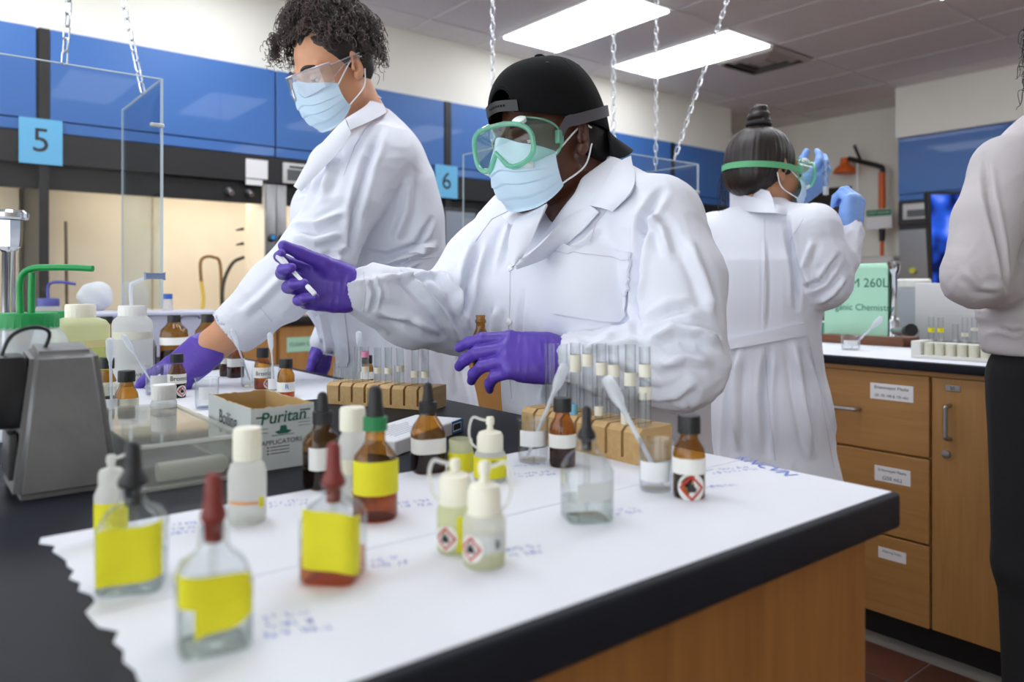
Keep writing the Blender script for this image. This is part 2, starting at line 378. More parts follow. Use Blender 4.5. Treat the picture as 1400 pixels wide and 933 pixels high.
# wood base cabinets below the hoods
for k in range(2, 9):
    a = -2.1 + k*1.02
    t = thing('base_cabinet', 'oak cabinet under fume hoods, ' + ('carrying a green sticker' if k == 4 else '%s of the row from the photo left' % ['', '', 'first', 'second', '', 'fourth', 'fifth', 'sixth', 'seventh'][k]), 'cabinet', (a, 4.98, 0), 0, 'oak cabinets under the hoods')
    MB().box((0.003, .02, .1), (1.017, .78, .884)).build('body', oak, t, False)
    for c_ in (0, 1):
        d_ = MB().bbox((.012+c_*.505, 0, .11), (.505+c_*.505-.003, .02, .874), .003, 1).build('door', oak, t, False)
        MB().tube([(.45+c_*.12, 0, .6), (.45+c_*.12, -.03, .6), (.45+c_*.12, -.03, .7), (.45+c_*.12, 0, .7)], .006, 6).build('handle', chrome_b, d_)
    if k == 4: 
        s_ = MB().box((.06, -.002, .70), (.32, 0, .80)).build('sticker', M('mint_paper', '#a9d8bf', .8), t, False); text_on('lettering', 'CLEAN GLASS', .035, (.19, -.0022, .75), (1, 0, 0), (0, 0, 1), ink, s_)
    MB().box((.003, .06, 0), (1.017, .7, .1)).build('toe_kick', blk, t, False)
# numbers 5 and 6
bpaper = M('blue_paper', '#6db9e3', .75)
for px, n_, zz in ((56, '5', 1), (610.5, '6', 1)):
    c = on_Y(px, 193.5 if n_ == '5' else 248.5, 4.985)
    t = thing('number_sign', {'5': 'light blue paper sign reading 5 seen through the near acrylic shield', '6': 'light blue paper sign reading 6 between the two standing students'}[n_], 'sign', c, 0, 'numbered blue papers')
    MB().box((-.105, -.001, -.127), (.105, .001, .127)).build('paper', bpaper, t, False)
    text_on('lettering', n_, .19, (0, -.0012, 0), (1, 0, 0), (0, 0, 1), ink, t)
# grey framed screen by the hood behind the students
t = thing('wall_monitor', 'black framed grey screen seen between the two standing students', 'monitor', on_Y(628, 315, 4.9))
MB().bbox((-.17, -.02, -.17), (.17, .02, .17), .006).build('frame', kb, t); MB().box((-.14, -.022, -.13), (.14, -.019, .14)).build('screen', M('screen_grey', '#8d96a4', .3), t, False)

# ================================================================== RIGHT WALL: hood, door, shower
t = thing('fume_hood', 'fume hood on the side wall behind the person in grey', 'fume hood', (7.7, 3.5, 0), 0, 'fume hoods')
for k in range(3):
    MB().bbox((-.03, -1.3-k*1.3, 2.05), (0, -.006-k*1.3, 2.598), .003, 1).build('front_panel', blue, t, False)
    MB().bbox((-.026, -1.3-k*1.3, 1.985), (0, -.006-k*1.3, 2.044), .003, 1).build('lower_rail', blue, t, False)
MB().box((0, -3.9, 1.7), (.65, 0, 2.598)).build('casing', blk, t, False)
MB().box((-.02, -3.9, 1.75), (0, 0, 1.98)).build('header', blk, t, False)
mo = MB().bbox((-.032, -.52, 1.80), (-.02, -.05, 1.95), .004).build('airflow_monitor', M('monitor_grey', ''), t)
MB().box((-.034, -.48, 1.82), (-.031, -.09, 1.89)).build('display', M('monitor_display', ''), mo, False)
MB().box((.0, -.28, .95), (.1, 0, 1.7)).build('control_column', steel, t, False)
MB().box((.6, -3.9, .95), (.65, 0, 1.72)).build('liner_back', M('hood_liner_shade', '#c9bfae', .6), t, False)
MB().box((0, -3.9, 0), (.65, 0, .9)).build('base', oak, t, False); MB().box((-.03, -3.9, .9), (.65, 0, .95)).build('work_surface', blk, t, False)
for z in (1.3, 1.15):
    MB().tube([(-.002, -.14, z), (-.04, -.14, z)], .028, 12).build('valve_knob', knob_c[1], t)
# dark door in the far wall
dp = on_X(1153, 251, 8.38); dw = M('dark_wood', '#2f211b', .45, bump=.1, bscale=20, stretch=(1, 1, .1)); DT = 2.28
d = struct(thing('door_1', 'dark brown door in the far wall', 'door', (8.4, dp.y, 0)))
del d['category']
MB().box((-.05, -.09, 0), (0, 0, DT)).build('frame', dw, d, False); MB().box((-.05, 0, DT-.08), (0, 1.05, DT)).build('frame', dw, d, False)
MB().box((-.05, .96, 0), (0, 1.05, DT)).build('frame', dw, d, False)
MB().bbox((-.035, 0.004, .01), (-.005, .955, DT-.085), .003).build('door_leaf', dw, d)
MB().box((-.04, .2, 1.0), (-.034, .3, 2.0)).build('window_strip', M('amber_pane', '#8a5a2c', .3), d, False)
# safety shower
sp = on_X(1206, 300, 8.2); orange = M('safety_orange', '#e2661f', .4)
t = thing('safety_shower', 'orange safety shower with drench head and pipe on far wall', 'shower', (sp.x, sp.y, 0))
def sx(px, py): p = on_X(px, py, 8.2); return p
put(MB().tube([sx(1206, 236), sx(1206, 292)], .035, 12).build('riser', orange), t)
put(MB().tube(bez([sx(1207, 240), sx(1206, 230), sx(1201, 227), sx(1185, 223), sx(1160, 217)], 20), .028, 10).build('arm', blk), t)
put(MB().tube([sx(1168, 199), sx(1178, 222)], .018, 8).build('pull_lever', blk), t)
put(MB().tube([sx(1172, 222), sx(1172, 280)], .006, 6).build('pull_rod', steel), t)
hp = sx(1155, 237)
put(MB().lathe([(.0, .17), (.045, .17), (.05, .10), (.10, .06), (.125, .015), (.125, 0), (.1, .0), (0, .01)], 24, hp).build('drench_head', orange), t)
put(MB().tube([sx(1206, 300), sx(1206, 330)], .03, 10).build('valve', blk), t)
put(MB().tube([sx(1206, 330), sx(1206, 420)], .02, 10).build('riser', orange), t)
sg = thing('shower_sign', 'white safety sign with a green header by the shower pipe', 'sign', on_X(1203, 300, 8.15))
MB().box((-.004, -.13, -.10), (.004, .15, .11)).build('plate', white_p, sg, False)
MB().box((-.006, -.125, .035), (-.003, .145, .105)).build('header', M('safety_green', '#1d7a4c', .5), sg, False)
text_on('lettering', 'SAFETY SHOWER', .03, (-.0065, .01, .07), (0, -1, 0), (0, 0, 1), white_p, sg)
bx = thing('eyewash_box', 'white plastic box below the shower sign on far wall', 'box', on_X(1203, 392, 8.25))
MB().bbox((-.1, -.19, .0), (.1, .19, .33), .03).build('shell', M('white_plastic', '#dcdad8', .4), bx); MB().bbox((-.11, -.15, .03), (-.09, .15, .3), .02).build('lid', M('white_plastic', ''), bx)
# large screen
tv = thing('display_screen', 'large tilted display screen showing blue pictures', 'screen', on_Y(1310, 392, 2.2))
q = tv.location.copy(); dd = depth_of(q)
sm, nt, N, L, b = new_mat('screen_blue'); N.remove(b); em = N.new('ShaderNodeEmission'); tc = N.new('ShaderNodeTexCoord'); vo = N.new('ShaderNodeTexNoise'); vo.inputs['Scale'].default_value = 3.5
cr = N.new('ShaderNodeValToRGB'); cr.color_ramp.elements[0].color = lin('#101a4a'); cr.color_ramp.elements[0].position = .38; cr.color_ramp.elements[1].color = lin('#9fb4ff'); cr.color_ramp.elements[1].position = .62
e_ = cr.color_ramp.elements.new(.5); e_.color = lin('#2f5fe0')
L.new(tc.outputs['Object'], vo.inputs[0]); L.new(vo.outputs[0], cr.inputs[0]); L.new(cr.outputs[0], em.inputs[0]); em.inputs[1].default_value = 1.0; L.new(em.outputs[0], [n for n in N if n.type == 'OUTPUT_MATERIAL'][0].inputs[0])
u = RT*(dd/FPX)
def tvp(px, py, off=0): return at(px, py, dd+off)
put(MB().prism([tvp(1268, 262), tvp(1275, 393), tvp(1410, 393), tvp(1410, 262)], FW, .05).build('bezel', kb), tv)
put(MB().prism([tvp(1273, 266, -.004), tvp(1276, 389, -.004), tvp(1406, 389, -.004), tvp(1406, 266, -.004)], FW, .003).build('screen', sm, None, False), tv)
put(MB().box((q.x-.05+.1, q.y-.05, 0), (q.x+.05+.1, q.y+.05, q.z)).build('stand', blk), tv)
# ================================================================== BENCH (foreground peninsula) and ISLAND
BX0, BX1, BY0, BY1 = -.85, .877, .396, 3.8
o = MB().bbox((BX0, BY0, BZ-.04), (BX1, BY1, BZ), .005, 3).build('worktop', epoxy); tag(o, 'black epoxy worktop of the foreground bench', 'worktop')
t = thing('bench_cabinet', 'oak base of the foreground bench under the black worktop', 'cabinet', (0, 0, 0))
MB().box((BX0+.04, BY0+.04, .1), (BX1-.045, BY1-.03, BZ-.0405)).build('body', oak, t, False)
MB().bbox((BX0+.04, BY0+.02, .1), (BX1-.041, BY0+.04, BZ-.0405), .002, 1).build('end_panel', oak_end_shade, t, False)
MB().box((BX0+.1, BY0+.1, 0), (BX1-.1, BY1-.1, .1)).build('toe_kick', blk, t, False)
IX0, IX1, IY0, IY1 = 2.43, 3.98, -1.2, 2.95
o = MB().bbox((IX0, IY0, BZ-.027), (IX1, IY1, BZ), .004, 2).build('worktop', epoxy); tag(o, 'black worktop of the second bench behind the students', 'worktop')
sticker = M('label_white', '#f1f1f2', .7)
def island_unit(y0, y1, kind, lab, papers=()):
    t = thing('bench_cabinet', lab, 'cabinet', (2.45, y0, 0), 0, 'oak cabinets of the second bench'); W = y1-y0
    MB().box((.02, 0, .096), (.7, W, BZ-.0275)).build('body', oak_y, t, False)
    MB().box((.004, 0, .871), (.02, W, BZ-.0275)).build('top_rail', oak_y, t, False)
    MB().box((.07, 0, 0), (.7, W, .096)).build('toe_kick', blk, t, False)
    if kind == 'drawers':
        for k, (z0, z1) in enumerate(((.621, .869), (.356, .615), (.098, .350))):
            d_ = MB().bbox((0, .004, z0), (.02, W-.004, z1), .003, 2).build('drawer', oak_y, t, False)
            MB().tube(bez([(0, W/2-.05, (z0+z1)/2), (-.028, W/2-.047, (z0+z1)/2), (-.03, W/2-.03, (z0+z1)/2), (-.03, W/2+.03, (z0+z1)/2), (-.028, W/2+.047, (z0+z1)/2), (0, W/2+.05, (z0+z1)/2)], 20), .006, 8).build('handle', chrome_b, d_)
            if k < len(papers):
                a, b_, c_, e_, ls = papers[k]
                s_ = MB().box((-.0015, a, c_), (0, b_, e_)).build('paper_label', sticker, d_, False)
                for n_, l_ in enumerate(ls): text_on('lettering', l_, min((e_-c_)*.34, abs(b_-a)*1.85/len(l_)), (-.0017, (a+b_)/2, e_-(e_-c_)*(n_+.5)/max(len(ls), 1.6)), (0, -1, 0), (0, 0, 1), ink, d_)
    else:
        d_ = MB().bbox((0, .004, .10), (.02, W-.004, .869), .003, 2).build('door', oak, t, False)
        hy = W-.055
        MB().tube(bez([(0, hy, .69), (-.026, hy, .693), (-.03, hy, .705), (-.03, hy, .775), (-.026, hy, .787), (0, hy, .79)], 20), .0065, 8).build('handle', chrome_b, d_)
        MB().tube([(0, hy+.01, .642), (-.006, hy+.01, .642), (-.007, hy+.01, .642)], [.013, .012, .007], 14).build('lock', chrome_b, d_)
        p_ = MB().bbox((-.003, hy-.03, .833), (0, hy+.012, .85), .001, 1).build('number_plate', chrome_b, d_); text_on('lettering', '50', .014, (-.0032, hy-.009, .8415), (0, -1, 0), (0, 0, 1), ink, p_)
        for a, b_, c_, e_ in papers: MB().box((-.0015, a, c_), (0, b_, e_)).build('paper_label', sticker, d_, False)
def pz(px, py, y0): p = on_X(px, py, 2.45); return p.y-y0, p.z
ya, yb = 1.02, 1.56
L1 = (pz(1249, 540, ya)[0], pz(1190, 540, ya)[0], pz(1220, 548, ya)[1], pz(1220, 526, ya)[1], ['Erlenmeyer Flasks', '(25, 50, 100 & 125 mL)'])
L2 = (pz(1245, 650, ya)[0], pz(1196, 650, ya)[0], pz(1220, 661, ya)[1], pz(1220, 640, ya)[1], ['Erlenmeyer Flasks', '(250 mL)'])
L3 = (pz(1239, 760, ya)[0], pz(1201, 760, ya)[0], pz(1220, 767, ya)[1], pz(1220, 752, ya)[1], ['Filtering Flasks'])
island_unit(1.02, 1.56, 'drawers', 'oak three-drawer cabinet with flask labels behind the bench corner', (L1, L2, L3))
island_unit(.55, 1.02, 'door', 'oak cabinet door with upright handle beside black trousers', ((.0+.33-.24, .33-.07, .70, .775),))
island_unit(1.56, 2.1, 'door', 'oak cabinet hidden mostly by the student with the bun, a printed notice on it', ((pz(1003, 560, 1.56)[0]-.06 if False else .22, .46, .66, .80),))
island_unit(2.1, 2.9, 'drawers', 'oak cabinet of the second bench farthest from the photographer')
island_unit(0, .55, 'door', 'oak cabinet of the second bench beyond the photo edge')

# paper liners on the benches
pap = M('bench_paper', '#e2e5ec', .85, bump=.25, bscale=25, var=.02, vscale=9)
def paper(lab, outline, z0, seed):
    rnd = random.Random(seed); P = []
    n = len(outline)
    for i in range(n):
        a, b_, rag = Vector(outline[i][:2]), Vector(outline[(i+1) % n][:2]), outline[i][2]
        k = 26 if rag else 8
        for s_ in range(k):
            p = a.lerp(b_, s_/k); nn = Vector((-(b_-a).y, (b_-a).x)).normalized()
            p = p + nn*(rnd.uniform(-rag, rag)); P.append((p.x, p.y, z0))
    o = MB().prism(P, (0, 0, 1), .0008).build('bench_paper', pap, None, False); return tag(o, lab, 'paper liner', 'white paper liners')
P1_ = paper('white paper liner under the foreground dropper bottles', [(.112, .405, 0), (.868, .403, 0), (.868, .825, 0), (.103, .815, .006)], BZ+.0003, 3)
P2_ = paper('white paper liner under the reaching gloved hand', [(-.1, 1.36, 0), (.56, 1.36, .002), (.62, 1.47, 0), (.845, 1.47, 0), (.845, 2.45, 0), (-.1, 2.45, 0)], BZ+.0003, 4)
P3_ = paper('white paper liner on the second bench under the white tube rack', [(2.45, .4, 0), (2.96, .4, 0), (2.96, 1.9, 0), (2.45, 1.9, 0)], BZ+.0003, 5)
o = MB().box((.104, .60, BZ+.0012), (.866, .6012, BZ+.0016)).build('fold_crease', pap, None, False); put(o, P1_)
# hand-written notes on the liner
bpen = M('blue_pen', '#5a6fd0', .6)
def scribble(px, py, wpx, hpx, lines, parent, seed, z=BZ+.0013):
    rnd = random.Random(seed); q = MB(); o_ = on_z(px, py, z); ex = on_z(px+wpx, py, z)-o_; 
    ux = Vector((.86, -.5, 0)); ux = Vector((1, -.35, 0)).normalized(); uy = Vector((.35, 1, 0)).normalized(); L_ = ex.length; H_ = .011
    for l in range(lines):
        x = 0; base = o_ - uy*(l*H_*1.25)
        while x < L_:
            n_ = rnd.randint(2, 5); x2 = x
            for c_ in range(n_):
                a = [base+ux*(x2+rnd.uniform(0, .004))+uy*rnd.uniform(0, H_*.9) for _ in range(4)]
                pts = bez(a, 6)
                for p, p2 in zip(pts, pts[1:]):
                    d_ = (p2-p); 
                    if d_.length < 1e-5: continue
                    nn = Vector((-d_.y, d_.x, 0)).normalized()*.00045
                    q.add([p-nn, p2-nn, p2+nn, p+nn], [(0, 1, 2, 3)])
                x2 += .0045
            x = x2 + .004
    put(q.build('handwriting', bpen, None, False), parent)
for i, (px, py, wd, ln) in enumerate(((235, 720, 55, 3), (368, 690, 55, 2), (360, 850, 60, 3), (505, 770, 45, 2), (545, 690, 30, 2), (690, 755, 45, 2), (705, 650, 40, 2), (835, 700, 45, 2), (968, 645, 60, 2), (968, 668, 40, 1), (690, 640, 40, 1))):
    scribble(px, py, wd, 14, ln, P1_, i)
t1 = on_z(1045, 638, BZ+.0012); text_on('handwriting', 'KNCVN', .03, t1, (-.35, -1, 0), (1, -.35, 0), bpen, P1_, world=True)
for i, (px, py, wd) in enumerate(((440, 545, 40), (200, 575, 30), (400, 520, 30), (345, 540, 30))): scribble(px, py, wd, 10, 2, P2_, 50+i)

# ================================================================== hanging shields and chains
acr = GL('acrylic_sheet', '#f6f8f9', '#cfdde4', .02, .55); acr_e = GL('acrylic_edge', '#e9f2f4', '#cfe0e6', .1, .8, .55, '#eaf4f8')
ZT, ZB = 1.743, 1.08
def shield(lab, xa, xb, ya_, yb_, sides):
    t = thing('acrylic_shield', lab, 'shield', ((xa+xb)/2, ya_, ZB)); T = .005
    put(MB().box((xa, ya_, ZB), (xb, ya_+T, ZT)).build('front_sheet', acr, None, False), t)
    for x in sides:
        put(MB().box((x-T/2, ya_+T, ZB), (x+T/2, yb_, ZT)).build('side_sheet', acr, None, False), t)
        q = MB(); q.box((x-.004, ya_-.002, ZB), (x+.003, ya_+.004, ZT)); q.box((x-.003, yb_-.001, ZB), (x+.003, yb_+.002, ZT)); q.box((x-.003, ya_, ZT-.001), (x+.003, yb_, ZT+.002))
        put(q.build('sheet_edge', acr_e, None, False), t)
        k_ = MB().bbox((x-.032, ya_-.007, 1.603), (x+.006, ya_+.008, 1.614), .003).build('corner_clip', M('clip_nickel', '#c9cbc8', .3, .6)); put(k_, t)
    put(MB().box((xa, ya_-.001, ZT-.001), (xb, ya_+.006, ZT+.002)).build('sheet_edge', acr_e, None, False), t)
    return t
shield('clear hanging acrylic shield above the reaching arm, in front of number 5', -.6, .59, 2.35, 2.85, (.59,))
shield('clear hanging acrylic shield behind the cap wearer', 2.0, 3.05, 2.35, 2.85, (2.0, 3.05))
zinc = M('zinc_chain', '#dfe3e6', .25, .85)
lk = []
for k in range(16):
    a = 2*math.pi*k/16; x, z = .0085*math.cos(a), .0085*math.sin(a); lk.append((x, 0, z + (.0105 if z > 0 else -.0105)))
link_me = MB().tube(lk+[lk[0], lk[1]], .0024, 6, False).mesh('link'); link_me.materials.append(zinc)
def chain(lab, a, b_):
    a, b_ = Vector(a), Vector(b_); t = thing('hanging_chain', lab, 'chain', a, 0, 'metal chains holding the shields'); d_ = b_-a; n_ = int(d_.length/.0335); q = d_.normalized()
    R = Vector((0, 0, 1)).rotation_difference(q)
    for k in range(n_):
        o = obj('link', link_me, None, t); o.location = d_*((k+.5)/n_); o.rotation_mode = 'QUATERNION'
        o.rotation_quaternion = R @ Matrix.Rotation(math.pi/2*(k % 2)+.5, 4, 'Z').to_quaternion()
chain('zinc chain at the photo edge side of the near shield', (.345, 2.353, ZT), (.42, 2.30, CZ))
chain('slanting zinc chain near the open corner of the near shield', (.588, 2.56, ZT), (.36, 2.74, CZ))
chain('zinc chain hanging just above the front of the black cap', (2.0, 2.63, ZT), (2.0, 2.63, CZ))
chain('zinc chain hanging down over the brim of the black cap', (2.46, 2.353, ZT), (2.46, 2.353, CZ))
chain('straight zinc chain beside the slanting one, over the far shield', (3.05, 2.62, ZT), (3.06, 2.62, CZ))
chain('slanting zinc chain nearest the student with the bun', (2.87, 2.353, ZT), (3.22, 2.07, CZ))

# ================================================================== bottles and glassware
amber = GL('amber_glass', '#dcb464', '#7d5220', .04, .9); amber_liq = GL('amber_liquid', '#8a5e2a', '#40240c', .1, .2, .2, '#4a2e12')
clear = GL('clear_glass', '#f6f8f7', '#aab4b2', .02, 1.0); clear_liq = GL('clear_liquid', '#f4f6f4', '#c6ccc9', .05, .5)
tubeg = GL('tube_glass', '#f9fafa', '#c9d1d4', .02, .9); orange_liq = GL('orange_liquid', '#f0b878', '#d8924a', .05, .4)
ldpe = GL('milky_plastic', '#f6f6f3', '#e6e6e0', .3, .35, .65, '#f3f3ef'); ldpe_y = GL('milky_plastic_yellow', '#eef0cf', '#d8d8b0', .3, .35, .6, '#eef0cf')
pp = GL('frosted_plastic', '#f3f5f7', '#d7dbe0', .25, .4, .35, '#f4f6f8'); pip_m = GL('pipette_plastic', '#eef2f6', '#c4cdd8', .15, .8, .6, '#f4f7fb')
white_cap = M('white_cap', '#e9e9e4', .45); cream_cap = M('cream_cap', '#ecead8', .45, sss=.2); bcap = M('black_cap', '#19191b', .45); rubber_b = M('rubber_black', '#1b1b1d', .5)
red_r = M('rubber_red', '#7b2a22', .5); green_c = M('green_collar', '#1d7c47', .4); green_p = M('green_plastic', '#149a4e', .4); purple_c = M('purple_cap', '#5a5cb0', .4); blue_c = M('blue_cap', '#3a63b8', .4)
ytape = M('yellow_tape', '#e3dc12', .55, var=.06, vscale=40); wlab = M('paper_label', '#e6e6e0', .75); glab = M('grey_label', '#c9ccc9', .7); clab = M('cream_label', '#dedcc6', .75)
red_ink = M('hazard_red', '#c2252b', .6); blue_ink = M('blue_ink', '#3a83c4', .6); wtape = M('masking_tape', '#e8e4d2', .7); pink_t = M('pink_tape', '#e78fb0', .6)
def base_of(x, yb, w_, z=BZ):
    yc = yb
    for _ in range(4): yc = yb - (w_/2)*(yc-HZ)/FPX
    p = on_z(x, yc, z); return p, depth_of(p), yc
def se(a, r, e):
    ca, sa = math.cos(a), math.sin(a); return math.copysign(abs(ca)**(2/e), ca)*r, math.copysign(abs(sa)**(2/e), sa)*r
def label_patch(t, name, mat, rfun, z0, z1, ang, span, e=2, n=24, tilt=0, wave=0, off=.0006):
    P = []
    for i in range(3):
        f = i/2; row = []
        for j in range(n+1):
            s_ = j/n-.5; a = ang+s_*span; z = z0+(z1-z0)*f + tilt*s_ + wave*math.sin(j*1.7)*(1 if i == 0 else .3)
            x, y = se(a, rfun+off, e); row.append((x, y, z))
        P.append(row)
    return MB().sheet(P, .0004).build(name, mat, t)
def bottle(name, lab, x, yb, w_, rows, glass, cap=None, labels=(), liquid=None, e=2, rz=0, group=None, floor=BZ, text=None, hazard=None, cat='bottle', n=28, loop=False):
    """rows: (y px, width px[, exponent]) from the shoulder up; everything else in photo pixels at the bottle's own distance"""
    p, d_, yc = base_of(x, yb, w_, floor); K = d_/FPX; Z = lambda y: (yc-y)*K; R = lambda q: q/2*K
    t = thing(name, lab, cat, p, 0, group); r = R(w_); toC = math.atan2(-p.y, -p.x)
    bz = toC+rz if e > 2.5 else 0
    prof = [(0, .0012), (r*.86, .0012, e), (r*.93, .0, e), (r*.99, .003, e), (r, .006, e)]
    for q in rows:
        ee = q[2] if len(q) > 2 else e; prof.append((R(q[1]), Z(q[0]), ee))
    sh = rows[0]
    ob = MB(); ob.lathe(prof, n)
    g_ = ob.build('bottle_body', glass, t, True, 50); g_.rotation_euler.z = bz
    if liquid:
        zt = min(Z(liquid[0]), Z(sh[0])); m_ = MB().lathe([(0, .002), (r*.9, .002, e), (r*.95, .005, e), (r*.955, zt, e), (0, zt)], n).build('liquid', liquid[1], t, True, 50); m_.rotation_euler.z = bz
    for q in labels:
        y0, y1, m_, span = q[:4]; off = q[4] if len(q) > 4 else 0; kw = q[5] if len(q) > 5 else {}
        l_ = label_patch(t, 'paper_label', m_, r*1.008, Z(y1), Z(y0), toC+off-bz, span, e, **kw); l_.rotation_euler.z = bz
    if text:
        s_, y, sz, m_ = text[:4]; off = text[4] if len(text) > 4 else 0
        text_wrap('lettering', s_, sz*K, r*1.008+.0016, Z(y), toC+off, m_, t)
    if hazard:
        y, sz, off = hazard; c_ = toC+off; q = MB(); rr = r*1.008+.0012; zc = Z(y); S = sz*K/2
        def wrap(pts, rad): return [(rad*math.cos(c_+u/rad), rad*math.sin(c_+u/rad), zc+v) for u, v in pts]
        n_ = 28; MB().add(wrap([(S*1.02*math.cos(2*math.pi*i/n_), S*1.02*math.sin(2*math.pi*i/n_)) for i in range(n_)], rr), [tuple(range(n_))]).build('hazard_sticker', wlab, t, False)
        dd_ = []
        for a_, b_ in (((S*.92, 0), (0, S*.92)), ((0, S*.92), (-S*.92, 0)), ((-S*.92, 0), (0, -S*.92)), ((0, -S*.92), (S*.92, 0))):
            for f0 in (0, .25, .5, .75):
                k0, k1 = f0, f0+.25; o1 = [(a_[0]+(b_[0]-a_[0])*k, a_[1]+(b_[1]-a_[1])*k) for k in (k0, k1)]; o2 = [(u*.78, v*.78) for u, v in o1]
                q.add(wrap([o1[0], o1[1], o2[1], o2[0]], rr+.0005), [(0, 1, 2, 3)])
        q.build('hazard_diamond', red_ink, t, False)
        fl_ = [(-.28, -.3), (.28, -.3), (.34, 0), (.2, .1), (.16, .35), (0, .18), (-.06, .5), (-.2, .2), (-.34, .05)]
        fp = wrap([(u*S, v*S) for u, v in fl_], rr+.0005); MB().add(fp, [tuple(f) for f in tessellate_polygon([[Vector((u, v, 0)) for u, v in fl_]])]).build('flame_symbol', ink, t, False)
    if cap:
        kind = cap[0]
        if kind == 'screw':
            _, y0, y1, cw, m_ = cap; q = MB(); zr0, zr1, rc = Z(y1), Z(y0), R(cw); nn = 40
            q.lathe([(0, zr0), (rc, zr0), (rc, zr0+(zr1-zr0)*.86), (rc*.93, zr1), (rc*.8, zr1), (0, zr1-.0005)], nn)
            for i, v in enumerate(q.v):
                if v[2] < zr0+(zr1-zr0)*.87 and math.hypot(v[0], v[1]) > rc*.9 and (i % 2): q.v[i] = (v[0]*.965, v[1]*.965, v[2])
            q.build('cap', m_, t, True, 30)
        elif kind == 'dropper':
            _, yt, yf, yc1, bw, fw, m_, cm, cw = cap      # bulb top, flange row, collar bottom row, bulb width, flange width
            zt, zf, z1 = Z(yt), Z(yf), Z(yc1); rb = R(bw)
            if cm:
                MB().lathe([(0, z1), (R(cw), z1), (R(cw), zf-.001), (R(cw)*.92, zf), (0, zf)], 32).build('collar', cm, t, True, 30)
                MB().lathe([(rb*1.15, zf), (rb*1.1, zf+.004), (rb*.92, zf+(zt-zf)*.45), (rb*.86, zt-rb*.7), (rb*.62, zt-rb*.2), (rb*.25, zt), (0, zt)], 20).build('rubber_bulb', m_, t)
            else:
                MB().lathe([(0, z1), (rb*.9, z1), (rb*1.0, zf-.004), (R(fw)*.95, zf-.002), (R(fw), zf+.001), (R(fw)*.9, zf+.004), (rb*1.0, zf+.009), (rb*.9, zf+(zt-zf)*.5), (rb*.85, zt-rb*.7), (rb*.6, zt-rb*.2), (rb*.25, zt), (0, zt)], 20).build('rubber_bulb', m_, t)
            MB().tube([(0, 0, z1), (0, 0, .02), (0, 0, .008)], [.003, .003, .0012], 8).build('glass_pipette', tubeg, t)
        elif kind == 'spout':
            _, y0, y1, cw, m_, yt, nw = cap; zr0, zr1, rc, rn = Z(y1), Z(y0), R(cw), R(nw)
            c_ = MB().lathe([(0, zr0), (rc, zr0), (rc, zr0+(zr1-zr0)*.72), (rc*.86, zr0+(zr1-zr0)*.92), (rc*.5, zr1), (rn*.9, zr1+.0005), (rn*.6, Z(yt)-rn*1.2), (rn*.6, Z(yt)-rn)], 30).build('cap', m_, t, True, 35)
            MB().lathe([(0, Z(yt)-rn*1.9), (rn*1.05, Z(yt)-rn*1.9), (rn*1.05, Z(yt)-rn*.6), (rn*.8, Z(yt)), (0, Z(yt))], 16).build('spout_tip', m_, c_)
            if loop:
                a_ = toC + (math.pi/2 if loop > 0 else -math.pi/2)*.95; u_ = Vector((math.cos(a_), math.sin(a_), 0))
                P = [Vector((0, 0, Z(yt)-rn*1.2)), u_*rc*.7+Vector((0, 0, Z(yt)-rn*.6)), u_*rc*1.35+Vector((0, 0, Z(yt)*.93+zr1*.07)), u_*rc*1.6+Vector((0, 0, zr1*.98)), u_*rc*1.4+Vector((0, 0, zr0+(zr1-zr0)*.4)), u_*rc*.98+Vector((0, 0, zr0+.003))]
                MB().tube(bez(P, 25), .0016, 8).build('retainer_strap', ldpe, c_)
    return t
DR = 'dropper bottles on the foreground paper'
# --- foreground
bottle('dropper_bottle', 'square clear dropper bottle with dark red bulb at the very front, torn yellow tape', 292, 905, 96, [(790, 96, 5), (768, 82, 4), (752, 44, 2.2), (738, 38, 2), (716, 38, 2), (712, 44, 2)], clear,
       ('dropper', 646, 706, 740, 27, 35, red_r, None, 0), [(770, 812, ytape, 1.75, -.1, dict(tilt=-.004)), (800, 838, ytape, .95, .35, dict(tilt=.012, off=.0012))], (800, clear_liq), 5, .12, DR, n=48)
bottle('dropper_bottle', 'square clear dropper bottle with black bulb and wide yellow label, by the grey pedestal', 182, 820, 84, [(715, 84, 5), (698, 66, 4), (688, 36, 2.2), (680, 32, 2), (668, 32, 2), (664, 38, 2)], clear,
       ('dropper', 603, 660, 690, 24, 40, rubber_b, None, 0), [(708, 782, ytape, 1.9, 0, dict(tilt=.006))], (760, clear_liq), 5, -.2, DR, n=48)
bottle('dropping_bottle', 'milky dropping bottle with hanging strap and yellow label behind the black-bulb square bottle', 152, 745, 42, [(676, 42), (668, 36), (662, 30)], ldpe,
       ('spout', 640, 664, 32, ldpe, 622, 12), [(684, 720, ytape, 2.4)], (720, clear_liq), group=DR, loop=1)
bottle('plastic_bottle', 'milky plastic bottle with tall white screw cap, faint orange stain', 338, 722, 51, [(646, 51), (634, 44), (630, 32), (626, 32)], ldpe,
       ('screw', 585, 628, 38, cream_cap), [(680, 684, M('orange_stain', '#e3a16a', .6), 1.5, -.2, dict(tilt=-.001)), (676, 690, ytape, .3, .75)], (690, clear_liq), group=DR)
bottle('dropper_bottle', 'square dropper bottle with dark red bulb, yellow label and orange liquid', 456, 806, 79, [(706, 79, 5), (690, 64, 4), (680, 34, 2.2), (676, 30, 2), (664, 30, 2), (660, 36, 2)], clear,
       ('dropper', 604, 660, 686, 22, 33, red_r, None, 0), [(692, 770, ytape, 1.95, .2, dict(tilt=-.008))], (755, orange_liq), 5, -.35, DR, n=48)
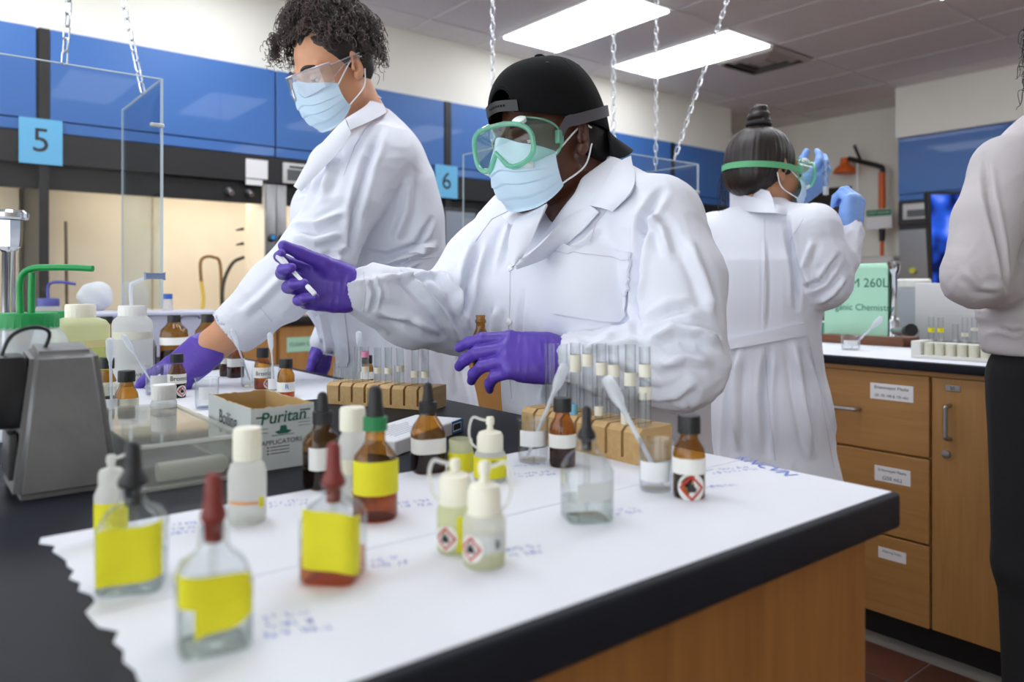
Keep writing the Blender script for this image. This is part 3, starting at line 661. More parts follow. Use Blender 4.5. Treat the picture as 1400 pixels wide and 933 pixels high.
bottle('dropper_bottle', 'amber dropper bottle with green collar and bright yellow label', 513, 718, 61, [(632, 61), (622, 56), (608, 34), (602, 27), (586, 27)], amber,
       ('dropper', 527, 569, 588, 22, 0, rubber_b, green_c, 33), [(626, 671, ytape, 2.6, .1)], (680, GL('amber_liquid_light', '#ecc48a', '#c08a48', .1, .2)), group=DR)
bottle('dropper_bottle', 'amber dropper bottle with white label standing by the carton', 441, 672, 46, [(604, 46, 4), (596, 40, 3), (588, 28, 2), (580, 24, 2), (576, 24, 2)], amber,
       ('dropper', 536, 562, 579, 16, 0, rubber_b, bcap, 27), [(608, 638, wlab, 2.2, .1)], (620, amber_liq), 4, .5, DR, n=40)
bottle('plastic_bottle', 'milky plastic bottle with white cap half hidden behind the green-collared bottle', 482, 692, 40, [(612, 40), (600, 36), (590, 28), (586, 28)], ldpe,
       ('screw', 557, 588, 35, cream_cap), [(625, 645, clab, 2.0)], (640, clear_liq), group=DR, hazard=(668, 22, .35))
bottle('dropper_bottle', 'dark amber dropper bottle with white label in front of the flat white box', 585, 650, 44, [(592, 44, 3.5), (582, 38, 3), (570, 25, 2), (564, 20, 2), (560, 20, 2)], amber,
       ('dropper', 523, 549, 564, 14, 0, rubber_b, bcap, 25), [(597, 617, wlab, 2.6)], (612, amber_liq), 3.5, .3, DR, n=40)
bottle('plastic_bottle', 'milky bottle with missing cap and yellow label behind the strapped bottle', 630, 648, 35, [(618, 35), (613, 32), (608, 33), (602, 33), (600, 31)], ldpe_y, None, [(617, 644, ytape, 2.6)], (640, clear_liq), group=DR)
bottle('dropping_bottle', 'milky dropping bottle with yellow printed label and looped cap strap', 670, 663, 45, [(624, 45), (618, 40), (614, 32)], ldpe,
       ('spout', 589, 616, 36, cream_cap, 570, 11), [(622, 650, ytape, 2.6)], (640, clear_liq), group=DR, loop=-1, text=('RUPF', 629, 9, ink, .1))
bottle('dropping_bottle', 'milky dropping bottle with hazard diamond over a yellow label', 622, 762, 49, [(696, 49), (690, 44), (686, 36)], ldpe_y,
       ('spout', 646, 688, 44, cream_cap, 628, 14), [(700, 748, ytape, .8, .5)], (735, clear_liq), group=DR, hazard=(729, 34, -.5), loop=-1)
bottle('dropping_bottle', 'milky dropping bottle with hazard diamond on a plain white label', 662, 783, 59, [(712, 59), (704, 54), (700, 44)], ldpe,
       ('spout', 660, 704, 46, cream_cap, 631, 16), [(722, 748, glab, 1.6, .25)], (738, GL('yellow_liquid', '#eceea6', '#d6d87a', .1, .3, .35, '#eceea6')), group=DR, hazard=(742, 36, -.6), text=('B', 737, 16, ink, .6), loop=1)
bottle('dropper_bottle', 'square clear dropper bottle with black bulb and grey label', 802, 720, 64, [(640, 64, 5), (626, 52, 3.5), (616, 32, 2.2), (608, 28, 2), (600, 28, 2), (597, 33, 2)], clear,
       ('dropper', 555, 597, 616, 15, 26, rubber_b, None, 0), [(652, 676, glab, 1.1, .45, dict(tilt=.004))], (680, clear_liq), 5, .3, DR, n=48)
AB = 'small amber reagent bottles'
bottle('reagent_bottle', 'small amber bottle with black cap between beaker and wooden rack', 769, 642, 36, [(588, 36), (580, 33), (570, 22), (566, 20), (560, 20)], amber, ('screw', 544, 563, 25, bcap), [(592, 610, wlab, 2.8)], (612, amber_liq), group=AB)
bottle('reagent_bottle', 'amber bottle with black cap, white label and flame hazard sticker near the bench edge', 942, 686, 43, [(620, 43), (612, 40), (602, 28), (598, 24), (592, 24)], amber, ('screw', 568, 592, 31, bcap), [(624, 645, wlab, 2.8)], (640, amber_liq), group=AB, hazard=(662, 38, .15))
# --- middle distance
bottle('reagent_bottle', 'amber bottle with blank cream label just behind the grey pedestal', 173, 583, 30, [(545, 30), (538, 28), (528, 19), (524, 17), (520, 17)], amber, ('screw', 507, 522, 22, bcap), [(544, 559, clab, 2.8)], (556, amber_liq), group=AB)
bottle('reagent_bottle', 'amber bottle mostly hidden by the grey pedestal', 146, 572, 24, [(528, 25), (520, 23), (510, 15), (506, 14)], amber, ('screw', 489, 504, 19, bcap), [(522, 540, clab, 2.8)], (535, amber_liq), group=AB)
bottle('reagent_bottle', 'amber bottle marked 3 standing before the reaching purple glove', 242, 546, 23, [(512, 23), (507, 21), (501, 15), (498, 14)], amber, ('screw', 484, 496, 17, bcap), [(511, 524, wlab, 2.9)], (520, amber_liq), group=AB, text=('Bromo', 517, 9, ink, .25), hazard=(534, 15, .55))
bottle('reagent_bottle', 'amber bottle labelled Bromo with hazard sticker beside a pipette', 359, 534, 22, [(500, 22), (496, 20), (491, 14), (488, 13)], amber, ('screw', 476, 489, 16, bcap), [(502, 516, wlab, 2.9)], (520, orange_liq), group=AB, text=('Bromo', 510, 8, ink, .1), hazard=(524, 14, .7))
bottle('reagent_bottle', 'amber bottle with circled blue mark behind the carton corner', 391, 546, 23, [(514, 23), (510, 21), (505, 15), (502, 14)], amber, ('screw', 491, 503, 18, bcap), [(522, 535, wlab, 2.9)], (530, orange_liq), group=AB, text=('R', 528, 9, blue_ink, .1))
bottle('large_amber_bottle', 'large amber bottle with white label behind the purple glove', 238, 500, 36, [(458, 36), (451, 34), (444, 20), (440, 17)], amber, ('screw', 431, 441, 17, bcap), [(461, 471, wlab, 2.9)], (480, amber_liq), group='large amber bottles')
bottle('large_amber_bottle', 'large amber bottle partly behind the bare forearm', 284, 508, 34, [(460, 34), (452, 32), (444, 20), (440, 17)], amber, ('screw', 430, 441, 17, bcap), [(468, 480, wlab, 2.9)], (485, amber_liq), group='large amber bottles')
bottle('large_amber_bottle', 'large amber bottle squeezed between the yellowish and clear wash bottles', 146, 498, 24, [(458, 24), (450, 22), (445, 14), (440, 13)], amber, ('screw', 433, 442, 16, bcap), [(470, 480, wlab, 2.9)], (480, amber_liq), group='large amber bottles')
bottle('reagent_bottle', 'small dark bottle with white label beside the large amber bottle by forearm', 309, 516, 17, [(487, 17), (484, 15), (481, 11)], amber, ('screw', 474, 482, 12, bcap), [(489, 497, wlab, 2.9)], (498, amber_liq), group=AB)
bottle('reagent_bottle', 'small square dark bottle with white label under the sleeve cuff', 322, 518, 20, [(487, 20, 4), (483, 16, 3), (479, 12, 2)], amber, ('screw', 471, 480, 13, bcap), [(490, 501, wlab, 2.6)], (500, amber_liq), 4, .4, group=AB, n=32)
bottle('sample_jar', 'small clear jar with white lid and pen-marked label', 224, 606, 33, [(550, 33), (547, 30), (545, 28)], pp, ('screw', 526, 546, 32, white_cap), [(556, 573, glab, 2.7)], (600, clear_liq), group=None, text=('Magn', 565, 10, blue_ink, .3), cat='jar')
# wash bottles
wb = bottle('wash_bottle', 'square milky wash bottle with yellowish liquid behind the grey pedestal', 110, 568, 66, [(445, 66, 5), (438, 58, 4), (434, 40, 2)], ldpe_y, ('screw', 416, 436, 38, cream_cap), [(464, 474, M('yellow_strip', '#e2d69a', .7), .6, .5)], (470, GL('yellow_liquid', '')), 5, .2, 'wash bottles', n=44)
wb2 = bottle('wash_bottle', 'tall milky wash bottle with bent clear spout and blue clip', 181, 530, 51, [(444, 51), (438, 48), (433, 38), (431, 34)], ldpe, ('screw', 418, 433, 36, white_cap), [(453, 463, clab, 2.4)], (470, clear_liq), group='wash bottles', text=('VWR', 511, 6, ink, .2))
p, d_, yc = base_of(181, 530, 51)
put(MB().tube(bez([at(180, 422, d_), at(179, 393, d_), at(183, 387, d_), at(203, 379, d_)], 20), .0045, 8).build('spout', pip_m), wb2)
put(MB().bbox(at(200, 379, d_)-Vector((.006, .006, .005)), at(224, 376, d_)+Vector((.004, .004, .004)), .002).build('spout_clip', M('clip_blue', '#7e90b0', .4)), wb2)
p3, d3, yc3 = on_z(34, 596), 0, 0; d3 = depth_of(p3); K3 = d3/FPX
t = thing('wash_bottle', 'large wash bottle with green screw cap and long green spout', 'wash bottle', p3, 0, 'wash bottles')
Z3 = lambda y: (596-y)*K3
MB().lathe([(0, .001), (50*K3, .001), (54*K3, .006), (54*K3, Z3(478)), (50*K3, Z3(462)), (43*K3, Z3(452)), (40*K3, Z3(446))], 40).build('bottle_body', pp, t)
q = MB().lathe([(0, Z3(450)), (41*K3, Z3(450)), (41*K3, Z3(432)), (39*K3, Z3(428)), (0, Z3(428))], 60)
for i, v in enumerate(q.v):
    if math.hypot(v[0], v[1]) > 40*K3 and i % 2: q.v[i] = (v[0]*.975, v[1]*.975, v[2])
q.build('cap', green_p, t, True, 30)
put(MB().tube(bez([at(28, 432, d3), at(27, 405, d3), at(27, 388, d3), at(32, 374, d3), at(46, 367, d3), at(70, 366, d3), at(98, 366, d3), at(127, 367.5, d3)], 40), [.0052]*30+[.0052-.0004*k for k in range(13)][:13] if False else .005, 10).build('spout', green_p), t)
put(MB().tube([at(43, 430, d3), at(43, 400, d3), at(44, 373, d3)], .0052, 10).build('vent_tube', green_p), t)
p4 = on_z(68, 560)
t = bottle('wash_bottle', 'second green-capped bottle peeking out behind the first', 68, 545, 40, [(470, 44), (458, 40), (450, 32)], pp, ('screw', 426, 446, 42, green_p), [], (500, clear_liq), group='wash bottles')
# far end of the bench: tote, bottles, ball
tp = on_z(208, 484)
TZ = .135
t = thing('storage_tote', 'pale lavender plastic tote behind the wash bottles', 'tote', tp, math.radians(-8))
tote_m = M('tote_plastic', '#cfd0e2', .35, sss=.1)
q = MB()
for lo, hi in (((-.2, -.14, 0), (.2, .14, .004)), ((-.2, -.14, .004), (.2, -.136, TZ)), ((-.2, .136, .004), (.2, .14, TZ)), ((-.2, -.136, .004), (-.196, .136, TZ)), ((.196, -.136, .004), (.2, .136, TZ))): q.box(lo, hi)
q.build('tub', tote_m, t, False); MB().bbox((-.21, -.15, TZ), (.21, .15, TZ+.012), .004).build('lid', tote_m, t)
for x in (-.1, .1): MB().tube(bez([(x-.03, -.15, TZ-.01), (x-.02, -.165, TZ), (x+.02, -.165, TZ), (x+.03, -.15, TZ-.01)], 12), .004, 6).build('latch', M('latch_grey', '#8c8ca0', .4), t)
bp_ = at(130, 410, depth_of(tp)+.03); bm = bmesh.new(); bmesh.ops.create_icosphere(bm, subdivisions=4, radius=.052)
for v in bm.verts: v.co *= 1+.05*math.sin(v.co.x*60)*math.sin(v.co.y*70+1)+.03*math.sin(v.co.z*110+v.co.x*90)
for v in bm.verts: v.co.x *= 1.08
q = MB(); q.bm(bm); o = q.build('cotton_ball', M('cotton_white', '#e6e6e6', .9, bump=.6, bscale=80)); o.location = (bp_.x, bp_.y, BZ+TZ+.012+.049); tag(o, 'round white cotton wad lying on the tote lid', 'cotton')
bottle('squeeze_bottle', 'tiny clear bottle with blue cap and bent grey tube on the tote', 229, 425, 13, [(411, 13), (408, 11)], pp, ('screw', 402, 409, 13, blue_c), [], None, floor=BZ+TZ+.012)
t = bottle('wash_bottle', 'white wash bottle with purple cap and purple spout in front of the hood', 66, 470, 33, [(424, 33), (420, 28), (417, 24)], ldpe, ('screw', 408, 419, 27, purple_c), [], (450, clear_liq), group='wash bottles')
dq = depth_of(t.location)
put(MB().tube(bez([at(66, 410, dq), at(65.5, 394, dq), at(70, 387, dq), at(85, 386, dq), at(103, 388.5, dq)], 20), .006, 8).build('spout', purple_c), t)
o = MB().tube([on_z(208, 500)+Vector((0, 0, 0.001)), on_z(208, 500)+Vector((0, 0, .055)), on_z(208, 500)+Vector((0, 0, .075))], [.012, .012, .006], 12).build('metal_weight', steel); tag(o, 'small steel cylinder beside the tall wash bottle', 'weight')
# beakers
def beaker(lab, x, yb, w_, yr, band=None, name='beaker', fl=BZ):
    p, d_, yc = base_of(x, yb, w_, fl); K = d_/FPX; r = w_/2*K; h = (yc-yr)*K
    t = thing(name, lab, 'beaker', p, 0, 'glass beakers')
    q = MB().lathe([(0, .002), (r*.9, .002), (r*.98, .005), (r, .01), (r, h-.004), (r*1.06, h-.001), (r*1.08, h), (r*1.04, h+.0008), (r*.96, h-.004), (r*.95, .008), (r*.88, .0045), (0, .0045)], 36)
    a = math.atan2(-p.y, -p.x)+.9
    for i, v in enumerate(q.v):
        if v[2] > h-.005:
            w2 = math.exp(-((math.atan2(v[1], v[0])-a+math.pi) % (2*math.pi)-math.pi)**2/.06); q.v[i] = (v[0]*(1+.12*w2), v[1]*(1+.12*w2), v[2]+.001*w2)
    q.build('glass_wall', tubeg, t, True, 50)
    if band: label_patch(t, 'marking_patch', M('etched_white', '#e7e9ea', .8), r, h*band[0], h*band[1], math.atan2(-p.y, -p.x)+band[2], band[3])
    return t
b1 = beaker('glass beaker with frosted patch in front of the black bench, holding a pipette', 729, 637, 42, 573, (.42, .78, 0, 1.9))
b2 = beaker('glass beaker beside the flame sticker bottle, holding a pipette', 897, 678, 46, 601, (.25, .62, -.1, 1.9))
beaker('small glass beaker beside the carton', 283, 562, 31, 517, (.35, .75, 0, 1.4)); beaker('small glass beaker at the fingertips of the reaching glove', 217, 542, 33, 500, (.3, .7, 0, 1.3))
beaker('small glass beaker half hidden behind the grey pedestal', 152, 585, 24, 528, (.3, .7, 0, 1.3)); beaker('small glass beaker between dark bottles and Bromo bottle', 341, 531, 22, 495)
beaker('small glass vial beaker behind the circled-mark bottle', 374, 536, 16, 500, (.1, .5, 0, 2))
# transfer pipettes
def pipette(lab, P, rs=None, parent_group='plastic transfer pipettes'):
    """P: bulb end ... tip (3D)"""
    a, b_ = Vector(P[0]), Vector(P[-1]); L_ = (b_-a).length; u = (b_-a).normalized()
    t = thing('transfer_pipette', lab, 'pipette', b_, 0, parent_group); R0 = rs or L_*.045
    f = [0, .012, .03, .18, .24, .29, .33, .6, .9, 1]; rr = [.25, .75, 1, 1, .85, .5, .36, .34, .3, .16]
    put(MB().tube([a+u*L_*x for x in f], [R0*x for x in rr], 14).build('bulb_and_stem', pip_m), t)
    put(MB().tube([a+u*L_*.31, a+u*L_*.34], R0*.46, 12).build('stem_ring', pip_m), t); return t
pipette('plastic pipette leaning in the beaker beside the capped amber bottle', [at(774, 497, 1.03), b1.location+Vector((-.012, .0, .006))], .0075)
pipette('large plastic pipette leaning in the beaker near the bench edge', [at(829, 516, .97), b2.location+Vector((.006, -.006, .006))], .0085)
pipette('plastic pipette upright behind the grey pedestal', [at(150, 462, 1.3), on_z(153, 574)+Vector((0, 0, .004))], .0065)
pipette('plastic pipette leaning toward the fingertips of the reaching glove', [at(168, 458, 1.55), on_z(215, 540)+Vector((0, 0, .006))], .0062)
pipette('plastic pipette leaning below the bare forearm', [at(317, 452, 1.6), on_z(342, 524)+Vector((0, 0, .006))], .0062)
pipette('plastic pipette beside the Bromo labelled bottle', [at(369, 456, 1.6), on_z(375, 530)+Vector((0, 0, .006))], .0062)
# ------------------------------------------------------------------ racks and test tubes
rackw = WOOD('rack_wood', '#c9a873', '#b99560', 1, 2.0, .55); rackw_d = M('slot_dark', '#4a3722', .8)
def rack(lab, a, b_, dep, h, n_, blocks=8):
    a, b_ = Vector(a), Vector(b_); u = (b_-a).to_3d(); L_ = u.length; ang = math.atan2(u.y, u.x)
    t = thing('test_tube_rack', lab, 'rack', (a.x, a.y, BZ+.0008), ang, 'wooden test tube racks')
    s_ = L_/blocks; g = s_*.17
    MB().box((0, .016, 0), (L_, dep, h*.80)).build('core_block', rackw, t, False)
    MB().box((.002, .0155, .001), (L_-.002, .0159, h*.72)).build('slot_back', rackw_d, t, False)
    q = MB().box((0, 0, 0), (L_, .016, h*.14)); q.build('foot_rail', rackw, t, False)
    for k in range(blocks):
        x0, x1 = k*s_+(g/2 if k else 0), (k+1)*s_-(g/2 if k < blocks-1 else 0)
        MB().prism([(x0, 0, h*.14), (x0, 0, h*.86), (x0, .007, h), (x0, dep, h), (x0, dep, h*.8), (x0, .0155, h*.8), (x0, .0155, h*.14)], (1, 0, 0), x1-x0).build('rack_block', rackw, t, False)
    return t, u.normalized()
def tube(lab, p, L_, r, tilt=(0, 0), tapes=(), grp='test tubes', cork=None):
    t = thing('test_tube', lab, 'test tube', p, 0, grp); t.rotation_euler = (tilt[0], tilt[1], 0)
    MB().lathe([(0, 0), (r*.5, r*.14), (r*.85, r*.5), (r, r), (r, L_-.002), (r*1.08, L_-.001), (r*1.08, L_), (r*.9, L_), (r*.88, r), (0, r*.4)], 20).build('glass_wall', tubeg, t, True, 50)
    for z0, z1, m_ in tapes: MB().lathe([(r*1.04, z0), (r*1.05, z0+.0002), (r*1.05, z1-.0002), (r*1.04, z1)], 20).build('tape_label', m_, t, False)
    return t
ORD = ['first', 'second', 'third', 'fourth', 'fifth', 'sixth', 'seventh', 'eighth']
rk2, u2 = rack('wooden test tube rack near the bench edge, beside the flame sticker bottle', (.738, .898), (.738, .661), .064, .047, 8)
btape = M('blue_tape', '#7cc3e2', .6)
for k, (px, y0, tp_) in enumerate(((753, 470, ()), (770, 470, ()), (787, 469, ((.10, .125, wtape),)), (805, 471, ((.11, .128, wtape),)), (824, 470, ((.10, .118, wtape),)), (842, 472, ((.10, .117, wtape),)), (861, 471, ((.09, .108, wtape),)), (884, 474, ((.075, .092, wtape), (.105, .122, wtape))))):
    c = on_X(px, 560, .775); tz = on_X(px, y0, .775).z
    tube('%s tall test tube in the near wooden rack, counting from the amber bottle' % ORD[k], (.775, c.y, BZ+.006), tz-BZ-.006, .0078, (random.uniform(-.02, .02), random.uniform(-.02, .02)), tp_, 'tall test tubes in the near rack')
for k, (px, y0, tp_, ti) in enumerate(((780, 527, ((.04, .055, btape),), 0), (815, 531, ((.045, .058, wtape),), .12), (851, 533, ((.04, .056, wtape),), .12), (874, 538, (), .1))):
    c = on_X(px, 560, .748); tz = on_X(px, y0, .748).z
    tube(['short test tube with blue tape in the near wooden rack', 'leaning short test tube near the middle of the near rack', 'leaning short test tube with tape toward the end of near rack', 'short test tube at the bench edge end of near rack'][k], (.7535, c.y, BZ+.008), tz-BZ-.008, .0058, (0, 0), tp_, 'short test tubes in the near rack')
rk1, u1 = rack('wooden test tube rack in front of the taller student', (.655, 1.40), (.768, 1.197), .06, .042, 8)
nv = Vector((-u1.y, u1.x, 0))
def rk1_pt(px, off): 
    A = Vector((.655, 1.40, 0))+nv*off; best = min((abs((lambda v: 700+v.dot(RT)/v.dot(FW)*FPX)(A+u1*s_)-px), s_) for s_ in np.linspace(0, .232, 120))[1]; return A+u1*float(best)
for k, (px, y0, tp_) in enumerate(((487, 474, ()), (500, 474, ((.055, .067, wtape), (.085, .097, pink_t))), (517, 475, ((.055, .067, wtape),)), (531, 475, ((.055, .067, wtape),)), (549, 476, ((.06, .072, wtape),)), (567, 477, ((.05, .063, wtape),)), (582, 477, ((.05, .063, wtape),)))):
    q = rk1_pt(px, .038); zt = CAM_H-(y0-HZ)/FPX*depth_of(q)
    tube('%s tall test tube in the far wooden rack%s' % (ORD[k], ', pink tape near its top' if k == 1 else ', counting from the carton end'), (q.x, q.y, BZ+.006), zt-BZ-.006, .0072, (random.uniform(-.03, .03), random.uniform(-.03, .03)), tp_, 'tall test tubes in the far rack')
for k, (px, y0) in enumerate(((460, 496), (470, 503), (479, 496), (543, 500))):
    q = rk1_pt(px, .018); zt = CAM_H-(y0-HZ)/FPX*depth_of(q)
    tube('%s short test tube in the far wooden rack, counting from the carton end' % ORD[k], (q.x, q.y, BZ+.006), zt-BZ-.006, .0058, (0, 0), (), 'short test tubes in the far rack')
bottle('reagent_bottle', 'amber bottle behind the tall tubes of the far wooden rack', 502, 532, 17, [(505, 17), (500, 15), (496, 11)], amber, ('screw', 486, 497, 14, bcap), [(508, 518, wlab, 2.9)], (515, amber_liq), group=AB)
q = rk1_pt(490, .05); pipette('plastic pipette standing in the far wooden rack', [Vector((q.x, q.y, CAM_H-(453-HZ)/FPX*depth_of(q))), q+Vector((0.004, .004, BZ+.03))], .0062)
# ------------------------------------------------------------------ carton
kraft = M('carton_kraft', '#b89a66', .85, bump=.2, bscale=120); cart_w = M('carton_print', '#c9cfcd', .7, var=.04, vscale=20); dkgreen = M('print_green', '#1f5e4c', .7); marker = M('marker_pen', '#4a4f55', .7)
t = thing('open_carton', 'open white and grey-green applicator carton with the top cut off', 'carton', (.38, 1.022, BZ+.0003))
hx, hy, H_ = .041, .083, .079
def ragged(p0, p1, n_, amp, seed):
    r_ = random.Random(seed); return [(p0[0]+(p1[0]-p0[0])*k/n_, p0[1]+(p1[1]-p0[1])*k/n_, H_+r_.uniform(-amp, amp)) for k in range(n_+1)]
for nm, p0, p1, ext in (('wall_panel', (-hx, -hy), (hx, -hy), (0, 1, 0)), ('wall_panel', (-hx, hy), (-hx, -hy), (1, 0, 0)), ('wall_panel', (hx, -hy), (hx, hy), (-1, 0, 0)), ('wall_panel', (hx, hy), (-hx, hy), (0, -1, 0))):
    top = ragged(p0, p1, 14, .0012, hash(p0) % 99); out = [(p0[0], p0[1], 0), (p1[0], p1[1], 0)] + top[::-1]
    w_ = MB().prism(out, ext, .0022).build(nm, kraft, t, False)
    e = Vector(ext)*-.0004; MB().prism([(Vector(p)+e)[:] for p in out], ext, .0004).build('printed_face', cart_w, w_, False)
MB().box((-hx, -hy, 0), (hx, hy, .002)).build('bottom_panel', kraft, t, False)
F0 = -hy-.0008
text_on('lettering', 'Puritan', .021, (0, F0, .0655), (1, 0, .04), (0, 0, 1), dkgreen, t, bold=.012, shear=.15)
text_on('lettering', 'APPLICATORS', .0085, (-.002, F0, .0345), (1, 0, .02), (0, 0, 1), marker, t)
hat = [(-.014, .0), (-.006, .002), (-.0045, .009), (.0045, .009), (.006, .002), (.014, .0), (.008, -.004), (-.008, -.004)]
MB().prism([(x*.8, F0, .0475+z*.8) for x, z in hat], (0, -1, 0), .0002).build('hat_emblem', dkgreen, t, False)
q = MB()
for x0, x1, z, hh in ((-.035, -.024, .066, .002), (.022, .036, .071, .002), (.02, .036, .060, .0006), (.02, .036, .056, .0006), (.02, .036, .052, .0006), (-.036, -.02, .052, .0006), (-.036, -.02, .047, .0006), (-.015, .014, .0425, .0008), (-.017, .008, .028, .0009), (-.017, .008, .024, .0009), (-.017, .008, .020, .0009), (-.021, -.019, .0275, .0018), (-.021, -.019, .0235, .0018), (-.021, -.019, .0195, .0018)): q.box((x0, F0-.0002, z), (x1, F0, z+hh))
q.build('small_print', marker, t, False)
text_on('lettering', 'Boiling', .026, (-hx-.0008, .0, .055), (0, -1, 0), (0, 0, 1), marker, t); text_on('lettering', 'Sticks', .024, (-hx-.0008, -.02, .028), (0, -1, 0), (0, 0, 1), marker, t)
# flat white box with blue end
t = thing('flat_box', 'flat white carton with blue printed end and barcode', 'box', (.70, 1.0, BZ+.0003), math.atan2(.47, .88))
MB().bbox((-.2, 0, 0), (-.0, .085, .021), .0015, 1).build('carton', M('white_carton', '#e4e6ea', .6), t, False)
bl_ = MB().box((-.036, -.0006, .001), (.0006, .0856, .0205)).build('blue_band', M('carton_blue', '#2d6fae', .6), t, False)
MB().box((-.034, -.0009, .004), (-.006, -.0005, .017)).build('barcode_label', wlab, t, False)
q = MB(); x = -.032
while x < -.009: wd = random.choice((.0004, .0007, .001)); q.box((x, -.0012, .0065), (x+wd, -.0008, .0155)); x += wd+.0006
q.build('barcode', ink, t, False)
q = MB()
for k in range(7): q.box((-.17+k*.001, .02+k*.008, .0211), (-.09+(k % 3)*.012, .0215+k*.008, .0213))
q.build('small_print', M('print_grey', '#9aa0a8', .7), t, False)
# ------------------------------------------------------------------ grey pedestal, faucet, tray
grey_m = M('hammered_grey', '#7d7d7d', .42, .35, bump=.35, bscale=90, var=.25, vscale=14)
t = thing('service_pedestal', 'grey cast metal service pedestal with black outlet at the photo edge', 'pedestal', (.146, 1.02, BZ))
bm = bmesh.new(); bmesh.ops.create_cube(bm, size=1)
for v in bm.verts:
    top = v.co.z > 0; v.co.z = .165 if top else 0; v.co.x *= .066 if top else .105; v.co.y *= .07 if top else .11
    if top and v.co.y < 0: v.co.z = .158
bmesh.ops.bevel(bm, geom=bm.edges[:], offset=.008, segments=3, affect='EDGES'); q = MB(); q.bm(bm); q.build('housing', grey_m, t)
MB().bbox((-.075, -.03, .075), (-.035, .025, .155), .006).build('outlet', kb, t)
MB().bbox((-.0545, -.035, .02), (-.046, .03, .07), .002).build('socket_plate', M('plate_dark', '#3a3a3c', .4), t)
MB().tube(bez([(-.06, -.01, .15), (-.05, -.01, .175), (-.03, -.01, .185), (-.012, -.005, .178), (-.02, .0, .15)], 20), .0022, 8).build('wire', kb, t)
MB().tube([(.045, -.053, .02), (.045, -.056, .02)], .004, 8).build('screw', kb, t)
fp_ = on_z(12, 560); df = depth_of(fp_)
t = thing('faucet', 'chrome bench faucet column at the photo edge', 'faucet', fp_); Kf = df/FPX
Zf = lambda y: CAM_H-(y-HZ)*Kf-BZ
MB().lathe([(0, 0), (.03, 0), (.03, .006), (.014, .012), (8*Kf, .02), (8*Kf, Zf(345)), (10*Kf, Zf(342)), (15*Kf, Zf(338)), (16.5*Kf, Zf(325)), (17*Kf, Zf(302)), (0, Zf(301))], 8).build('column', chrome, t)
MB().lathe([(0, Zf(301)), (21*Kf, Zf(301)), (24*Kf, Zf(298)), (24*Kf, Zf(292)), (20*Kf, Zf(288)), (0, Zf(287))], 32).build('handle_cap', chrome, t)
tray = GL('tray_acrylic', '#f8f9f6', '#dfe2dd', .05, .8, .16, '#f4f4ee')
t = thing('acrylic_tray', 'clear plastic tray turned upside down beside the carton', 'tray', (.268, 1.10, BZ))
q = MB(); tx, ty, tz = .06, .17, .05
for lo, hi in (((-tx, -ty, tz-.003), (tx, ty, tz)), ((-tx, -ty, .0), (tx, -ty+.003, tz-.003)), ((-tx, ty-.003, 0), (tx, ty, tz-.003)), ((-tx, -ty+.003, 0), (-tx+.003, ty-.003, tz-.003)), ((tx-.003, -ty+.003, 0), (tx, ty-.003, tz-.003))): q.box(lo, hi)
q.build('shell', tray, t, False)
q = MB(); q.box((-tx-.006, -ty-.006, 0), (tx+.004, -ty, .004)); q.box((tx, -ty, 0), (tx+.004, ty, .004)); q.box((-tx, -ty-.002, tz-.002), (tx, -ty+.004, tz+.002)); q.box((tx-.004, -ty, tz-.002), (tx+.002, ty, tz+.002)); q.build('rim', GL('tray_rim', '#f0f2ee', '#d5d9d2', .1, .8, .55, '#f2f4ee'), t, False)
o = MB().tube([(.235, .955, BZ+.014), (.31, .958, BZ+.014), (.316, .958, BZ+.014)], [.011, .011, .006], 16).build('plastic_vial', ldpe); tag(o, 'white plastic vial lying inside the upturned tray', 'vial')
# ------------------------------------------------------------------ second bench: things on it
mint = M('mint_sign', '#a9d9be', .8)
sp_ = on_X(1222, 470, 3.04); t = thing('faucet', 'chrome bench faucet on the second bench beside the mint sign', 'faucet', (3.04, sp_.y, BZ)); Ks = depth_of(t.location)/FPX
Zs = lambda y: CAM_H-(y-HZ)*Ks-BZ
MB().lathe([(0, 0), (9*Ks, 0), (9*Ks, Zs(440)), (7*Ks, Zs(436)), (4.5*Ks, Zs(430)), (4.5*Ks, Zs(376)), (7*Ks, Zs(373)), (9*Ks, Zs(366)), (9.5*Ks, Zs(358)), (0, Zs(355))], 16).build('column', chrome, t)
MB().tube([(0, .0, Zs(367)), (0, .06, Zs(367)), (0, .32, Zs(365))], .017, 10).build('arm', chrome_b, t)
MB().tube([(-.02, -.01, Zs(452)), (-.06, -.05, Zs(452)), (-.09, -.09, Zs(450))], [.014, .016, .012], 10).build('side_valve', chrome_b, t)
MB().tube([(-.09, -.09, Zs(450)), (-.12, -.12, Zs(448))], [.02, .024], 10).build('valve_handle', kb, t)
q1, q2 = on_X(1127, 460, 3.015), on_X(1214, 462, 3.015)
t = thing('mint_sign', 'mint green paper sign hanging from the faucet arm', 'sign', (3.015, (q1.y+q2.y)/2, (q1.z+q2.z)/2)); hw = (q1.y-q2.y)/2; hh = on_X(1214, 366, 3.015).z-t.location.z
MB().box((-.001, -hw, 0), (.001, hw, hh)).build('paper', mint, t, False); MB().box((.047, -hw, .04), (.049, hw, hh)).build('paper', mint, t, False); MB().tube([(.023, -hw, hh-.005), (.023, hw, hh-.005)], .024, 12).build('fold', mint, t)
gi = M('sign_ink', '#2f6f5c', .7)
text_on('lettering', 'CHEM 260L', .05, (-.0016, -.01, hh*.78), (0, -1, 0), (0, 0, 1), gi, t); text_on('lettering', 'Organic Chemistry', .037, (-.0016, -.015, hh*.43), (0, -1, 0), (0, 0, 1), gi, t)
o = MB().bbox((2.96, 1.33, BZ), (3.10, 1.66, BZ+.036), .003).build('wooden_board', WOOD('walnut', '#7a4a30', '#633a25', 1)); tag(o, 'brown wooden board lying below the mint sign', 'board')
